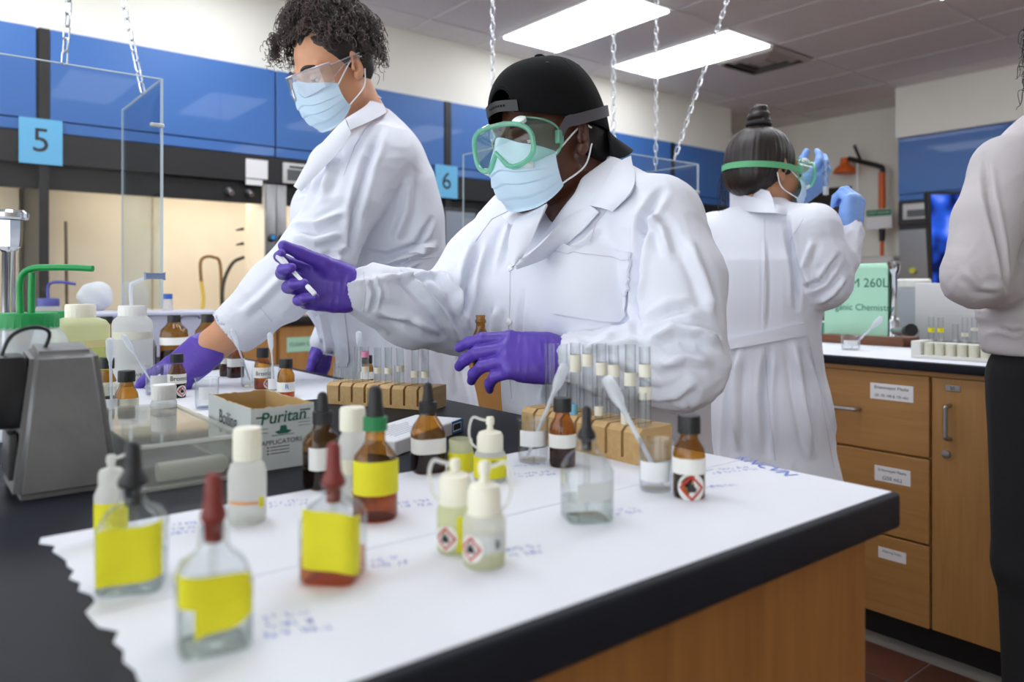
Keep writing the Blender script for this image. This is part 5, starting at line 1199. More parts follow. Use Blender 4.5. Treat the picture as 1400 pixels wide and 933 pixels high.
def goggles(T, H, frame, lens, strap_pts, strap_m, strap_w=.02):
    out = []
    for k in range(48):
        a = 2*math.pi*k/48; c, s_ = math.cos(a), math.sin(a); x = math.copysign(abs(c)**.62, c)*.078; y = math.copysign(abs(s_)**.75, s_)*.038-.006
        if s_ < 0: y += .030*math.exp(-(x/.017)**2)
        out.append((x, y))
    front = [H.v(x, .128-.9*x*x*3.2, y) for x, y in out]; back = [H.v(x*1.04, (.092-.012*(y > 0)) if abs(x) < .03 else .088-8.5*(abs(x)-.03)**2*2.2-.0, y*1.22+.002) for x, y in out]
    g = put(bpy.data.objects.new('safety_goggles', None), T); COL.objects.link(g)
    def on(o): return put(o, g)
    on(MB().tube(front+front[:2], .0045, 8, False).build('lens_rim', frame)); on(MB().tube(back+back[:2], .002, 6, False).build('skirt_edge', frame))
    mid = [a.lerp(b, .5)+Vector(H.u)*.0 for a, b in zip(front, back)]
    on(MB().grid([front+[front[0]], mid+[mid[0]], back+[back[0]]]).build('skirt', lens))
    inner = [[H.v(0, .128, -.004).lerp(p, f) for p in front+[front[0]]] for f in (0.02, .5, .97)]; on(MB().grid(inner).build('lens', GL('goggle_lens', '#f2f8f6', '#c4dcd2', .02, 1.0)))
    for r, f, u, n_ in ((-.046, .104, .0305, (-.25, .45, 1)), (.046, .104, .0305, (.25, .45, 1)), (-.05, .106, -.0415, (-.2, .6, -1)), (.05, .106, -.0415, (.2, .6, -1))):
        n2 = Vector(H.r*n_[0]+H.f*n_[1]+H.u*n_[2]).normalized(); p = H.v(r, f, u); on(MB().tube([p, p+n2*.006, p+n2*.008], [.0125, .0125, .009], 18).build('vent_button', M('vent_white', '#e6f0ec', .4)))
    A = [Vector(p)+Vector(H.u)*strap_w/2 for p in strap_pts]; B = [Vector(p)-Vector(H.u)*strap_w/2 for p in strap_pts]
    on(ribbon(A, B, .0022, 2, 60).build('strap', strap_m))
    for q in (-1, 1):
        a = H.v(q*.084, .052, -.004); on(MB().bbox((-.006, -.006, -.012), (.006, .006, .012), .002).build('strap_clip', frame)).location = a
    return g
gog_f = GL('goggle_green', '#c8f2df', '#7accaa', .08, 1.0, .5, '#a6ead0'); gog_l = GL('goggle_skirt', '#dff2ea', '#9fd8bf', .05, .9, .12, '#d8f2e6')

# ------------------------------------------------------------------ P2: student with the cap
T = thing('person', 'student in white lab coat with backwards black cap and green goggles', 'person', (1.05, 1.05, 0), 0, 'people in the laboratory')
H = Frame(A3(747, 191, 1.42), (-.97, -.05, -.20), (-.2, 0, 1), 1.0)
ls, le, lw = V3(1.02, .872, 1.258), A3(930, 496, 1.19), A3(782, 492, 1.25)
rs, re, rw = V3(1.01, 1.235, 1.262), A3(622, 424, 1.49), A3(493, 399, 1.33)
legs = legs_of((1.07, 1.05, .82), (-1, 0, 0))
b2s = make_body(T, H, [((1.07, 1.05, .80), .15), ((1.05, 1.05, 1.0), .14), ((1.04, 1.05, 1.18), .15), ((1.02, 1.05, 1.295), .09)],
    [[(ls, .05), (le, .042), (lw, .026), (A3(762, 489, 1.25), .022)], [(rs, .05), (re, .042), (rw, .026), (A3(478, 395, 1.327), .024)]], legs, skin_b)
make_trousers(T, legs, (1.07, 1.05, .82), trou)
S = SDF((.55, .60, .60), (1.30, 1.40, 1.40), .0042)
fl = ((1, 0, 0), .72)
S.chain([(1.075, 1.05, .58), (1.07, 1.05, .75), (1.055, 1.05, .95), (1.04, 1.05, 1.10), (1.035, 1.05, 1.20), (1.03, 1.05, 1.275)], [.235, .225, .215, .212, .185, .115], .03, fl)
for y in (.965, 1.135): S.ell((.938, y, 1.115), (.078, .088, .095), None, .06)
S.chain([(1.025, 1.05, 1.285), ls], [.078, .074], .04); S.chain([(1.025, 1.05, 1.285), rs], [.078, .074], .04)
lm = (np.array(ls)+le)/2+V3(.01, -.012, .01)
S.chain([ls, lm, le], [.076, .074, .068], .025); S.chain([le, (le+lw)/2+V3(0, 0, -.004), lw*.95+le*.05, lw], [.064, .056, .038, .034], .02)
rm = (np.array(rs)+re)/2
S.chain([rs, rm, re], [.086, .088, .082], .03); S.chain([re, re*.5+rw*.5+V3(0, 0, -.012), re*.15+rw*.85, rw], [.074, .064, .047, .037], .025)
S.cone(re+V3(0, 0, -.015), re*.55+rw*.45+V3(0, 0, -.045), .055, .03, .04)
S.cone((1.0, 1.05, 1.31), (.95, 1.055, 1.47), .060, .085, .012, None, True)
S.chain2 = None
S.cone((.935, 1.045, 1.325), (.868, 1.085, 1.19), .052, .008, .012, None, True)
S.half((0, 0, .66), (0, 0, -1))
Vc, Qc = S.surf(); Vc = relax(Vc, Qc, 2, .5); Nc = normals(Vc, Qc)
Vc = limb_folds(Vc, Nc, [(ls, le, .8, 1.2), (le, lw, .9, .8), (rs, re, .8, 1.2), (re, rw, 1.0, .9)], .012, 4, ring=20, reach=.11)
Nc = normals(Vc, Qc); Vc = drape(Vc, Nc, (1.06, 1.05), .010, 8, 7, .6, 1.06, 1.0)
FOLD2 = [([(905, 262), (880, 300), (872, 360), (868, 420), (872, 455)], -.012, .009), ([(880, 290), (905, 315), (915, 350)], .008, .009), ([(940, 330), (960, 380), (975, 430)], .008, .011), ([(885, 470), (920, 450), (955, 455), (985, 470)], .012, .010),
    ([(880, 440), (915, 425), (950, 420)], -.008, .009), ([(900, 500), (935, 490), (970, 495)], .009, .010), ([(830, 490), (870, 505), (905, 530)], .007, .008), ([(800, 480), (840, 470), (880, 466)], .006, .008), ([(950, 520), (925, 540), (890, 545)], .006, .009),
    ([(655, 330), (640, 380), (632, 440)], -.012, .010), ([(600, 372), (622, 400), (640, 445)], .012, .010), ([(545, 372), (575, 395), (605, 430), (630, 470)], .010, .010), ([(520, 378), (560, 380), (600, 372)], .006, .008), ([(515, 425), (560, 435), (605, 455)], .008, .010), ([(500, 380), (507, 400), (503, 425)], .005, .005),
    ([(512, 376), (520, 400), (515, 426)], .005, .005), ([(700, 300), (690, 330), (680, 370)], .006, .009), ([(715, 400), (712, 450), (700, 540)], -.006, .007), ([(680, 420), (672, 480), (665, 545)], .007, .010), ([(820, 310), (800, 330), (770, 345)], .005, .009), ([(745, 470), (752, 500), (742, 550)], .007, .010), ([(840, 455), (820, 470), (800, 480)], .006, .01)]
Vc = px_folds(Vc, Qc, FOLD2)
coat = put(obj('lab_coat', to_mesh('lab_coat', Vc, Qc), coat_m), T); s2 = Surf(Vc, Qc)
pk = s2.patch([(752, 334), (862, 346), (856, 444), (744, 426)], 26, 26, .0045, .004, .28)
if pk:
    pko = put(pk.build('chest_pocket', coat_m), coat)
    for dy in (0, 11):
        Pq = [p for p in (s2.hit(752-dy*.1+(110)*k/30, 334+dy+12*k/30, .0072) for k in range(31)) if p is not None]
        if dy: put(MB().tube(Pq, .0008, 5).build('stitching', coat_dk), pko)
seams(coat, s2, [[(698, 352), (697, 420), (693, 480), (700, 545)], [(870, 255), (838, 278), (815, 305), (806, 330)], [(700, 286), (672, 300), (650, 330)], [(497, 372), (500, 400), (496, 428)]])
button(coat, s2, 699, 367); button(coat, s2, 697, 440)
# collar and lapels
def hp(px, py, off, dflt):
    h = s2.hit(px, py, off); return h if h is not None and abs(depth_of(h)-dflt) < .09 else at(px, py, dflt)
def flap(name, inner, outer, th=.0035, rows=6, lift=.006):
    I = [hp(x, y, .004, d) for x, y, d in inner]; O = [hp(x, y, .007, d) for x, y, d in outer]; put(ribbon(I, O, th, rows, 24, lift, -FW).build(name, coat_m), coat)
flap('collar', [(842, 228, 1.40), (830, 252, 1.33), (808, 283, 1.27)], [(862, 214, 1.41), (870, 258, 1.31), (842, 290, 1.25)], .004, 8, .010)
flap('lapel', [(808, 283, 1.268), (775, 300, 1.262), (738, 334, 1.262), (704, 361, 1.262)], [(822, 292, 1.245), (792, 322, 1.238), (752, 354, 1.238), (706, 368, 1.255)])
flap('lapel', [(748, 280, 1.34), (737, 305, 1.30), (722, 338, 1.27), (706, 361, 1.262)], [(716, 290, 1.36), (698, 318, 1.31), (696, 346, 1.275), (700, 366, 1.258)])
flap('collar', [(748, 278, 1.37), (728, 284, 1.38), (705, 290, 1.42)], [(724, 300, 1.34), (702, 308, 1.36), (688, 300, 1.42)])
# hair
lo, hi = bounds([H.o], .2); S = SDF(lo, hi, .004); E = lambda c, r, k=.02: S.ell(H.p(*c), r, H.ax, k)
E((0, -.05, .02), (.083, .072, .08)); E((0, -.085, -.035), (.066, .05, .06)); E((.0, -.125, -.085), (.045, .036, .045)); S.cone(H.p(0, -.13, -.08), H.p(-.0, -.15, -.14), .034, .02, .03)
S.half(H.p(0, -.006, 0), H.f)
V, Q = S.surf(); N = normals(V, Q); V = V+N*(.003*(vnoise(np.stack([(V@H.r)*160, (V@H.f)*30, (V@H.u)*30], 1), 2)-.5))[:, None]; put(obj('hair', to_mesh('hair', V, Q), hair_bk), T)
# cap
cap_m = M('cap_cloth', '#0b0b0d', .9, spec=.2, bump=.3, bscale=400); nu, nv = 96, 26
def cap_pt(th, t):
    rx, ry, rz = .098, .120, .148; fr = math.cos(th); base = .022+.032*fr-.006*abs(math.sin(th)); cu = .018
    ph = (math.pi/2)*t; c = math.cos(ph)**.72 if t < 1 else 0; s_ = math.sin(ph)
    return H.v(rx*math.sin(th)*c, -.014+ry*math.cos(th)*c, base+(rz-base)*s_)
def arch(th, t): a = (th+math.pi) % (2*math.pi)-math.pi; return t < .30*math.sqrt(max(0, 1-(a/.36)**2)) and t > .0
cp = put(bpy.data.objects.new('baseball_cap', None), T); COL.objects.link(cp)
def oncap(o): return put(o, cp)
vs_, fs_ = [], []
for i in range(nv+1):
    for j in range(nu): vs_.append(cap_pt(2*math.pi*j/nu, i/nv))
for i in range(nv):
    for j in range(nu):
        k = (j+1) % nu
        if not arch(2*math.pi*(j+.5)/nu, (i+.5)/nv): fs_.append((i*nu+j, i*nu+k, (i+1)*nu+k, (i+1)*nu+j))
cm = MB().add(vs_, fs_).build('crown', cap_m); oncap(cm); so = cm.modifiers.new('thick', 'SOLIDIFY'); so.thickness = .002; so.offset = 0
for k in range(6):
    th = math.pi/6+k*math.pi/3; oncap(MB().tube([cap_pt(th, t/14)+Vector(H.u)*.0006 for t in range(15)], .0011, 5).build('panel_seam', cap_m))
    p = cap_pt(th+math.pi/6 if k else th+.5, .62); q = (p-Vector(H.p(0, -.012, .03))).normalized(); oncap(MB().tube([p-q*.001, p+q*.0016], [.0035, .0028], 10).build('eyelet', M('cap_eyelet', '#1c1c1e', .8)))
p = cap_pt(0, 1); oncap(MB().lathe([(0, .008), (.005, .0075), (.0095, .005), (.010, .001), (.009, -.002)], 16).build('top_button', cap_m)).location = p
oncap(MB().tube([cap_pt(.36*math.cos(a), .30*math.sin(a)) for a in np.linspace(0, math.pi, 24)], .002, 6).build('opening_binding', cap_m))
A = [cap_pt(a, .015)+Vector(H.f)*.004 for a in np.linspace(-.44, .44, 9)]; B = [p+Vector(H.u)*.019 for p in A]; oncap(ribbon(A, B, .002, 2, 30).build('adjuster_strap', M('strap_plastic', '#1a1a1c', .45)))
q = MB()
for a in np.linspace(-.18, .2, 7):
    p = cap_pt(a, .015)+Vector(H.f)*.0055+Vector(H.u)*.010; q.tube([p, p+Vector(H.f)*.002], .0018, 8)
oncap(q.build('strap_studs', M('strap_stud', '#0c0c0d', .5)))
rows = []
for i in range(9):
    f = i/8; r_ = []
    for a in np.linspace(math.pi-.95, math.pi+.95, 31):
        s_ = (a-math.pi)/.95; L_ = .074*math.sqrt(max(.0, 1-abs(s_)**2.6)); p = cap_pt(a, .01); n_ = Vector(-H.f); r_.append(p+n_*L_*f-Vector(H.u)*(.004+.012*f*f+.030*f*s_*s_+.012*f))
    rows.append(r_)
oncap(MB().sheet(rows, .004).build('brim', M('cap_brim', '#191b1d', .85, spec=.2, bump=.3, bscale=400)))
# mask, goggles, eyes
face_mask(T, H); eyes(T, H)
SP = [H.v(.088, .055, -.002)]+[H.v(.1005*math.sin(a), -.014+.1235*math.cos(a), .010+.030*(1-math.cos(a))*.5) for a in np.linspace(1.15, 2*math.pi-1.15, 30)]+[H.v(-.088, .055, -.002)]
goggles(T, H, gog_f, gog_l, SP, M('goggle_strap', '#4a474d', .6))
# gloves
d_ = A3(392, 389, 1.285)-A3(486, 399, 1.325); gl, tips, tt, P = make_glove('glove', A3(484, 398, 1.325), d_, np.array(FW)*.95-V3(0, 0, .22), [(.35, .75, .5), (.6, .95, .55), (.75, 1.05, .6), (.85, 1.1, .6)], nitrile, T, 1.0, 1, .12, (.93, .26, -.34), .12, .05, label='purple nitrile glove holding the pipette', tl=1.25)
d_ = A3(655, 482, 1.235)-lw; make_glove('glove', A3(768, 491, 1.247), d_, -np.array(FW)*.8+V3(0, 0, .6), [(.30, .35, .25), (.45, .50, .3), (.55, .60, .35), (.60, .70, .4)], nitrile, T, 1.08, -1, .04, (.75, .25, -.8), .3, .045, label='purple nitrile glove holding the amber bottle')
t = thing('transfer_pipette', 'white plastic pipette held between purple gloved fingers', 'pipette', at(380, 350, 1.235), 0, 'plastic transfer pipettes')
a, b_ = at(379, 349, 1.235), at(431, 403, 1.225); wpip = M('pipette_white', '#eef0f4', .4)
put(MB().tube([a.lerp(b_, f) for f in (0, .02, .2, .27, .3, .78, .8, .98, 1)], [.003, .0055, .0055, .004, .0034, .0034, .0042, .0042, .003], 12).build('bulb_and_stem', wpip), t)
bottle('reagent_bottle', 'open amber bottle held in the purple glove of the cap wearer', 657, 505, 22, [(462, 22), (457, 20), (449, 13), (443, 12), (441, 15), (438, 15), (436, 12), (433, 13), (431, 13)], amber, None, [], (480, amber_liq), group=AB, floor=1.005)
q = MB().tube(bez([lw+V3(0, 0, .03)+V3(.005*math.cos(a), 0, 0) for a in (0, 1)]+[lw+V3(-.004, .012, .022)], 6), .003, 6) if False else None

# ------------------------------------------------------------------ P1: tall student with curly hair
T = thing('person', 'tall student in white lab coat with curly updo reaching across the bench', 'person', (1.07, 1.83, 0), 0, 'people in the laboratory')
H = Frame(A3(455, 97, 1.89), (-.85, -.12, -.50), (-.5, -.05, .86), 1.0)
ls, le, lw = V3(.945, 1.70, 1.47), A3(437, 338, 1.82), A3(323, 448, 1.77)
rs, re, rw = V3(.96, 1.98, 1.47), A3(480, 400, 2.25), A3(443, 468, 2.2)
legs = legs_of((1.09, 1.83, .93), (-1, 0, 0)); hw_ = A3(292, 472, 1.755)
b1s = make_body(T, H, [((1.09, 1.83, .92), .14), ((1.06, 1.83, 1.15), .125), ((1.02, 1.825, 1.36), .15), ((.965, 1.80, 1.535), .075)],
    [[(ls, .05), (le, .045), (lw, .043), (hw_, .035), (A3(276, 484, 1.75), .026)], [(rs, .05), (re, .042), (rw, .03), (A3(436, 484, 2.2), .026)]], legs, skin_a)
make_trousers(T, legs, (1.09, 1.83, .93), trou)
S = SDF((.50, 1.45, .62), (1.36, 2.25, 1.68), .0045)
S.chain([(1.09, 1.83, .55), (1.085, 1.83, .80), (1.075, 1.83, .98), (1.06, 1.83, 1.15), (1.03, 1.83, 1.32), (1.0, 1.82, 1.43), (.975, 1.81, 1.51)], [.26, .235, .20, .168, .178, .165, .10], .03, ((1, .1, 0), .7))
S.chain([(.96, 1.83, 1.45), (.885, 1.84, 1.33), (.87, 1.84, 1.18), (.93, 1.84, 1.05)], [.08, .10, .085, .08], .06)
S.chain([(.97, 1.81, 1.515), ls], [.075, .078], .04); S.chain([(.97, 1.81, 1.515), rs], [.075, .078], .04); S.cone((.965, 1.80, 1.53), (.95, 1.79, 1.565), .066, .060, .03)
S.chain([ls, (ls+le)/2+V3(-.01, 0, .012), le], [.084, .084, .080], .025); S.chain([le, le*.5+lw*.5+V3(0, 0, -.008), lw], [.078, .072, .060], .02); S.chain([rs, re, rw], [.08, .065, .045], .03)
S.cone(le+V3(.02, 0, -.03), le*.6+lw*.4+V3(.01, 0, -.04), .05, .04, .04)
S.cone(lw, lw+(hw_-lw)*1.6, .052, .054, .006, None, True)
dcut = nrm(lw-le)
S.cone((.945, 1.785, 1.555), (.90, 1.77, 1.68), .056, .075, .01, None, True)
S.half((0, 0, .66), (0, 0, -1))
Vc, Qc = S.surf(); Vc = relax(Vc, Qc, 2, .5); Nc = normals(Vc, Qc)
Vc = limb_folds(Vc, Nc, [(ls, le, .9, 1.0), (le, lw, .7, .8)], .013, 12, ring=17, reach=.12); Nc = normals(Vc, Qc); Vc = drape(Vc, Nc, (1.07, 1.83), .012, 21, 7, .6, 1.3, 1.0)
FOLD1 = [([(430, 215), (420, 262), (398, 268)], -.008, .008), ([(520, 175), (500, 230), (485, 290), (478, 350)], -.012, .012), ([(470, 180), (455, 220), (440, 270)], .010, .014), ([(402, 322), (430, 330), (465, 320)], .012, .011), ([(400, 305), (430, 308), (470, 290)], .009, .010), ([(405, 340), (440, 352), (470, 345)], -.010, .009),
    ([(470, 330), (450, 370), (410, 410)], .010, .013), ([(390, 375), (360, 405), (330, 430)], .007, .012), ([(560, 240), (555, 290), (540, 330)], .009, .014), ([(590, 300), (570, 335), (530, 350), (500, 345)], -.010, .010), ([(595, 335), (560, 350), (520, 362)], .010, .010), ([(575, 355), (545, 375), (505, 380)], .008, .010), ([(440, 430), (450, 470), (445, 510)], .008, .012), ([(600, 400), (612, 460), (620, 530)], .008, .014), ([(575, 470), (590, 510), (600, 550)], -.008, .012)]
Vc = px_folds(Vc, Qc, FOLD1); coat = put(obj('lab_coat', to_mesh('lab_coat', Vc, Qc), coat_m), T); s1 = Surf(Vc, Qc)
seams(coat, s1, [[(525, 155), (500, 175), (485, 200), (470, 240)], [(493, 362), (478, 395), (470, 420)], [(355, 420), (372, 440)], [(560, 345), (600, 352)]])
bk = s1.patch([(560, 338), (598, 333), (596, 352), (558, 358)], 10, 4, .004, .003)
if bk: put(bk.build('back_belt', coat_m), coat)
pk = s1.patch([(430, 432), (470, 424), (480, 500), (445, 505)], 10, 10, .003, .002, .2)
if pk: put(pk.build('side_pocket', coat_m), coat)
put(ribbon([H.v(-.045, -.07, -.105), at(512, 130, 1.97), at(500, 145, 1.87), at(472, 163, 1.80)], [at(505, 150, 2.0), at(528, 152, 1.97), at(512, 163, 1.85), at(478, 178, 1.79)], .003, 6, 24, .006, (0, 0, 1)).build('collar', coat_m), coat)
put(ribbon([at(472, 163, 1.80), at(455, 180, 1.79), at(425, 215, 1.78), at(402, 255, 1.775)], [at(480, 182, 1.785), at(466, 205, 1.775), at(440, 232, 1.77), at(412, 262, 1.77)], .003, 5, 24, .005, -FW).build('lapel', coat_m), coat)
# cuff edge
u_, w_ = Vector(dcut).orthogonal().normalized(), None; w_ = Vector(dcut).cross(u_)
# glove on the bench
d_ = A3(246, 507, 1.715)-A3(298, 466, 1.755); gl1, tips1, tt1, PP = make_glove('glove', A3(289, 472, 1.75), d_, -np.array(FW)*.85+V3(0, 0, .55), [(.25, .30, .2), (.65, .55, .3), (.75, .6, .4), (.8, .65, .4)], nitrile, T, 1.15, -1, .30, (.75, .5, -.6), .25, .035, label='purple nitrile glove resting on the bench paper')
make_glove('glove', A3(440, 476, 2.2), V3(-.2, 0, -1), V3(-.3, .9, 0), [(.3, .4, .3)]*4, nitrile, T, .9, 1, .15, (.6, .6, -.4), .3, .04, h=.0025, label='purple nitrile glove hanging beside the coat')
face_mask(T, H); eyes(T, H, '#4a3424')
# hair: slicked base and curly mass
bc = A3(441, 30, 1.90); lo, hi = bounds([H.o, bc], .17); S = SDF(lo, hi, .004)
S.ell(H.p(0, -.022, .036), (.081, .098, .088), H.ax, .02); S.half(H.p(0, .046, .060), nrm(H.f*1.0-H.u*.62)); S.ell(H.p(0, -.055, -.01), (.068, .05, .055), H.ax, .02); S.ell(bc, (.075, .08, .07), None, .03); S.ell(A3(478, 45, 1.93), (.055, .06, .06), None, .03)
S.half(H.p(0, -.03, -.06), -H.u)
V, Q = S.surf(); hs = Surf(V, Q); N = normals(V, Q); V2 = V+N*(.010*(vnoise(V*90, 3)-.5))[:, None]*np.clip((V@H.u-(H.o@H.u)-.04)/.03, 0, 1)[:, None]
hair = put(obj('hair', to_mesh('hair', V2, Q), hair_dk), T)
rnd = random.Random(5); q = MB(); Vh, Nh = V, normals(V, Q); up = (Vh-bc); cand = np.where((np.linalg.norm(Vh-bc, axis=1) < .125) | (((Vh-H.o)@H.f < -.02) & ((Vh-H.o)@H.u > .0)))[0]
cand = cand[((Vh[cand]-H.o)@H.u > .055) | ((Vh[cand]-H.o)@H.f < -.05)]
def curls(q, cand, Vh, Nh, count, rnd, lmin=.035, lmax=.075, grav=.6, tr=.0014):
    for _ in range(count):
        i = int(rnd.choice(cand)); p = Vector(Vh[i]); n_ = (Vector(Nh[i])+Vector((rnd.uniform(-.6, .6), rnd.uniform(-.6, .6), rnd.uniform(-.5, .3)))).normalized(); L_ = rnd.uniform(lmin, lmax); R_ = rnd.uniform(.0045, .0085); tw = rnd.choice((-1, 1))*rnd.uniform(2.2, 4.0)*2*math.pi; ph = rnd.uniform(0, 6.3); pts = []
        for k in range(23):
            t_ = k/22; c_ = p+n_*L_*t_*(1-.35*t_)-Vector((0, 0, grav*L_*t_*t_)); a_ = n_.orthogonal().normalized(); b2_ = n_.cross(a_); rr = R_*min(1, t_*4); pts.append(c_+(a_*math.cos(ph+tw*t_)+b2_*math.sin(ph+tw*t_))*rr)
        q.tube(pts, [tr*(1-.6*k/22) for k in range(23)], 4, False)
cand = cand[~(((Vh[cand]-H.o)@H.f > .03) & ((Vh[cand]-H.o)@H.u < .105))]
curls(q, cand, Vh, Nh, 900, rnd)
for (x, y) in ((375, 45), (372, 55), (376, 62), (380, 50), (384, 40), (374, 68), (379, 72), (416, 62), (495, 60), (498, 70), (500, 50)):
    c2 = A3(x, y, 1.87); curls(q, [0], np.array([c2]), np.array([[-.2, -.2, -.4]]), 6, rnd, .03, .05, .5)
o = put(q.build('curls', curl_m), hair); o['kind'] = 'stuff'
# clear safety glasses
sg_ = put(bpy.data.objects.new('safety_glasses', None), T); COL.objects.link(sg_)
def ong(o): return put(o, sg_)
G = []
for i in range(9):
    v = i/8; row = []
    for j in range(33):
        s_ = (j/32-.5)*2; a = s_*1.2; nn = math.exp(-(s_/.10)**2); row.append(H.v(.083*math.sin(a)/math.sin(1.2), .036+.088*math.cos(a)-.008*(1-v), (.026-.004*s_*s_)*(1-v)+v*(-.030+.028*nn+.010*s_*s_)))
    G.append(row)
cg = GL('safety_clear', '#f3f5f8', '#c8c8d8', .02, 1.3, .04, '#ffffff'); cge = GL('safety_clear_edge', '#e9ecf2', '#b8bccb', .05, 1.2, .45, '#f2f2fa')
ong(MB().sheet(G, .002).build('wrap_lens', cg)); ong(MB().tube(G[0], .0022, 6).build('brow_bar', cge)); ong(MB().tube(G[-1], .0012, 6).build('lens_edge', cge))
for sd_ in (0, -1):
    q_ = -1 if sd_ == 0 else 1; a, b_ = G[1][sd_], G[6][sd_]; e1, e2 = H.v(q_*.086, -.03, .016), H.v(q_*.086, -.03, .006); ong(ribbon([a, a.lerp(e1, .5), e1], [b_, b_.lerp(e2, .45)+Vector(H.u)*.008, e2], .0022, 3, 12).build('temple', cg)); ong(MB().tube([a, e1], .0016, 6).build('temple_edge', cge)); ong(MB().tube([b_, b_.lerp(e2, .45)+Vector(H.u)*.008, e2], .0012, 6).build('temple_edge', cge))

# ------------------------------------------------------------------ P3: student with the bun, seen from behind
T = thing('person', 'student with dark top bun seen from behind raising a test tube', 'person', (1.93, 1.27, 0), 0, 'people in the laboratory')
H = Frame(A3(1046, 233, 2.20), (.95, -.26, -.06), (.05, 0, 1), 1.0)
rs, re, rw = V3(1.935, 1.105, 1.300), A3(1127, 388, 2.06), A3(1160, 318, 2.12)
ls, le, lw = V3(1.935, 1.43, 1.30), A3(1062, 318, 2.62), A3(1083, 274, 2.56)
legs = legs_of((1.93, 1.27, .85), (1, 0, 0))
make_body(T, H, [((1.93, 1.27, .85), .13), ((1.93, 1.27, 1.05), .10), ((1.93, 1.27, 1.22), .115), ((1.935, 1.268, 1.345), .062)],
    [[(rs, .036), (re, .038), (rw, .026), (A3(1163, 303, 2.12), .024)], [(ls, .045), (le, .038), (lw, .026), (A3(1092, 266, 2.55), .024)]], legs, skin_c, nr=.05)
make_trousers(T, legs, (1.93, 1.27, .85), trou, wide=.85, hipr=.105)
S = SDF((1.60, .86, .40), (2.30, 1.72, 1.46), .0048)
S.chain([(1.93, 1.27, .30), (1.93, 1.27, .55), (1.93, 1.27, .78), (1.93, 1.27, .97), (1.935, 1.27, 1.12), (1.935, 1.27, 1.22), (1.935, 1.27, 1.30)], [.245, .225, .195, .165, .17, .165, .09], .03, ((1, 0, 0), .70))
for e_ in (rs, ls): S.chain([(1.935, 1.27, 1.315), e_], [.066, .066], .04)
S.cone((1.935, 1.268, 1.33), (1.94, 1.265, 1.385), .066, .060, .025)
S.chain([rs, (rs+re)/2+V3(0, -.004, 0), re], [.064, .064, .062], .02); S.chain([re, (re+rw)/2, rw], [.058, .052, .038], .02); S.chain([ls, le, lw], [.07, .06, .04], .02)
S.cone((1.945, 1.262, 1.36), (1.955, 1.26, 1.46), .054, .058, .008, None, True)
S.half((0, 0, .44), (0, 0, -1))
Vc, Qc = S.surf(); Vc = relax(Vc, Qc, 2, .5); Nc = normals(Vc, Qc); Vc = limb_folds(Vc, Nc, [(rs, re, .8, 1), (re, rw, .9, .8)], .011, 31, ring=20, reach=.10); Nc = normals(Vc, Qc); Vc = drape(Vc, Nc, (1.93, 1.27), .013, 33, 7, .3, 1.02, .8); Nc = normals(Vc, Qc); Vc = drape(Vc, Nc, (1.93, 1.27), .006, 37, 6, 1.0, 1.3, 1.5)
FOLD3 = [([(1075, 300), (1082, 340), (1088, 380), (1090, 420)], -.012, .010), ([(1110, 330), (1100, 365), (1110, 400)], .008, .010), ([(1120, 415), (1140, 400), (1155, 380)], .009, .010), ([(1100, 395), (1125, 385), (1148, 350)], -.008, .009), ([(1010, 480), (1005, 540), (1008, 610)], .010, .014), ([(1050, 480), (1045, 540), (1050, 620)], -.010, .012), ([(1085, 470), (1095, 540), (1110, 620)], .012, .014), ([(1110, 480), (1130, 550), (1150, 630)], -.009, .012), ([(1045, 330), (1047, 390), (1045, 450)], .005, .006)]
Vc = px_folds(Vc, Qc, FOLD3); coat = put(obj('lab_coat', to_mesh('lab_coat', Vc, Qc), coat_m), T); s3 = Surf(Vc, Qc)
bk = s3.patch([(994, 466), (1098, 441), (1101, 459), (996, 479)], 22, 4, .005, .003)
if bk: put(bk.build('back_belt', coat_m), coat)
seams(coat, s3, [[(1045, 300), (1046, 360), (1044, 440)], [(1046, 475), (1050, 540), (1060, 630)], [(1098, 300), (1080, 330), (1083, 380)], [(1105, 460), (1122, 540), (1140, 640)]]); button(coat, s3, 1005, 472)
pk = s3.patch([(1132, 480), (1144, 481), (1150, 548), (1138, 545)], 6, 8, .003, .002)
if pk: put(pk.build('side_pocket', coat_m), coat)
put(ribbon([at(998, 262, 2.22), at(1030, 270, 2.13), at(1062, 280, 2.07), at(1080, 288, 2.1)], [at(998, 285, 2.24), at(1028, 290, 2.12), at(1060, 292, 2.05), at(1084, 296, 2.09)], .003, 4, 20, .003, -FW).build('collar', coat_m), coat)
put(ribbon([at(998, 285, 2.24), at(1003, 258, 2.24), at(1008, 253, 2.22)], [at(1060, 292, 2.05), at(1058, 276, 2.07), at(1052, 262, 2.10)], .003, 4, 20, .012, -FW).build('collar', coat_m), coat)
make_glove('glove', A3(1162, 312, 2.12), A3(1168, 275, 2.12)-A3(1162, 312, 2.12), -np.array(FW)*.8+np.array(RT)*.5, [(1.0, 1.3, .7)]*4, nitrile_b, T, 1.0, -1, .05, (.5, .75, -.6), .4, .03, h=.0024, label='blue nitrile glove closed in a fist')
make_glove('glove', A3(1086, 270, 2.555), A3(1130, 236, 2.5)-A3(1086, 270, 2.555), -np.array(FW)*.6-V3(0, 0, .4), [(.5, .7, .4), (.6, .8, .4), (.7, .8, .4), (.8, .9, .4)], nitrile_b, T, 1.15, 1, .15, (.8, .5, -.4), .3, .04, h=.0028, label='blue nitrile glove pinching the test tube')
tb = at(1129, 268, 2.46); tube('small test tube held up in a blue glove beside the goggles', tb, 50*2.46/FPX, .0085, (0, 0), ((.004, .03, GL('tube_liquid', '#f0f2f2', '#c8d0d0', .1, .3, .5)),), 'test tubes')
face_mask(T, H); eyes(T, H)
lo, hi = bounds([H.o, H.p(0, -.05, .22)], .17); S = SDF(lo, hi, .004)
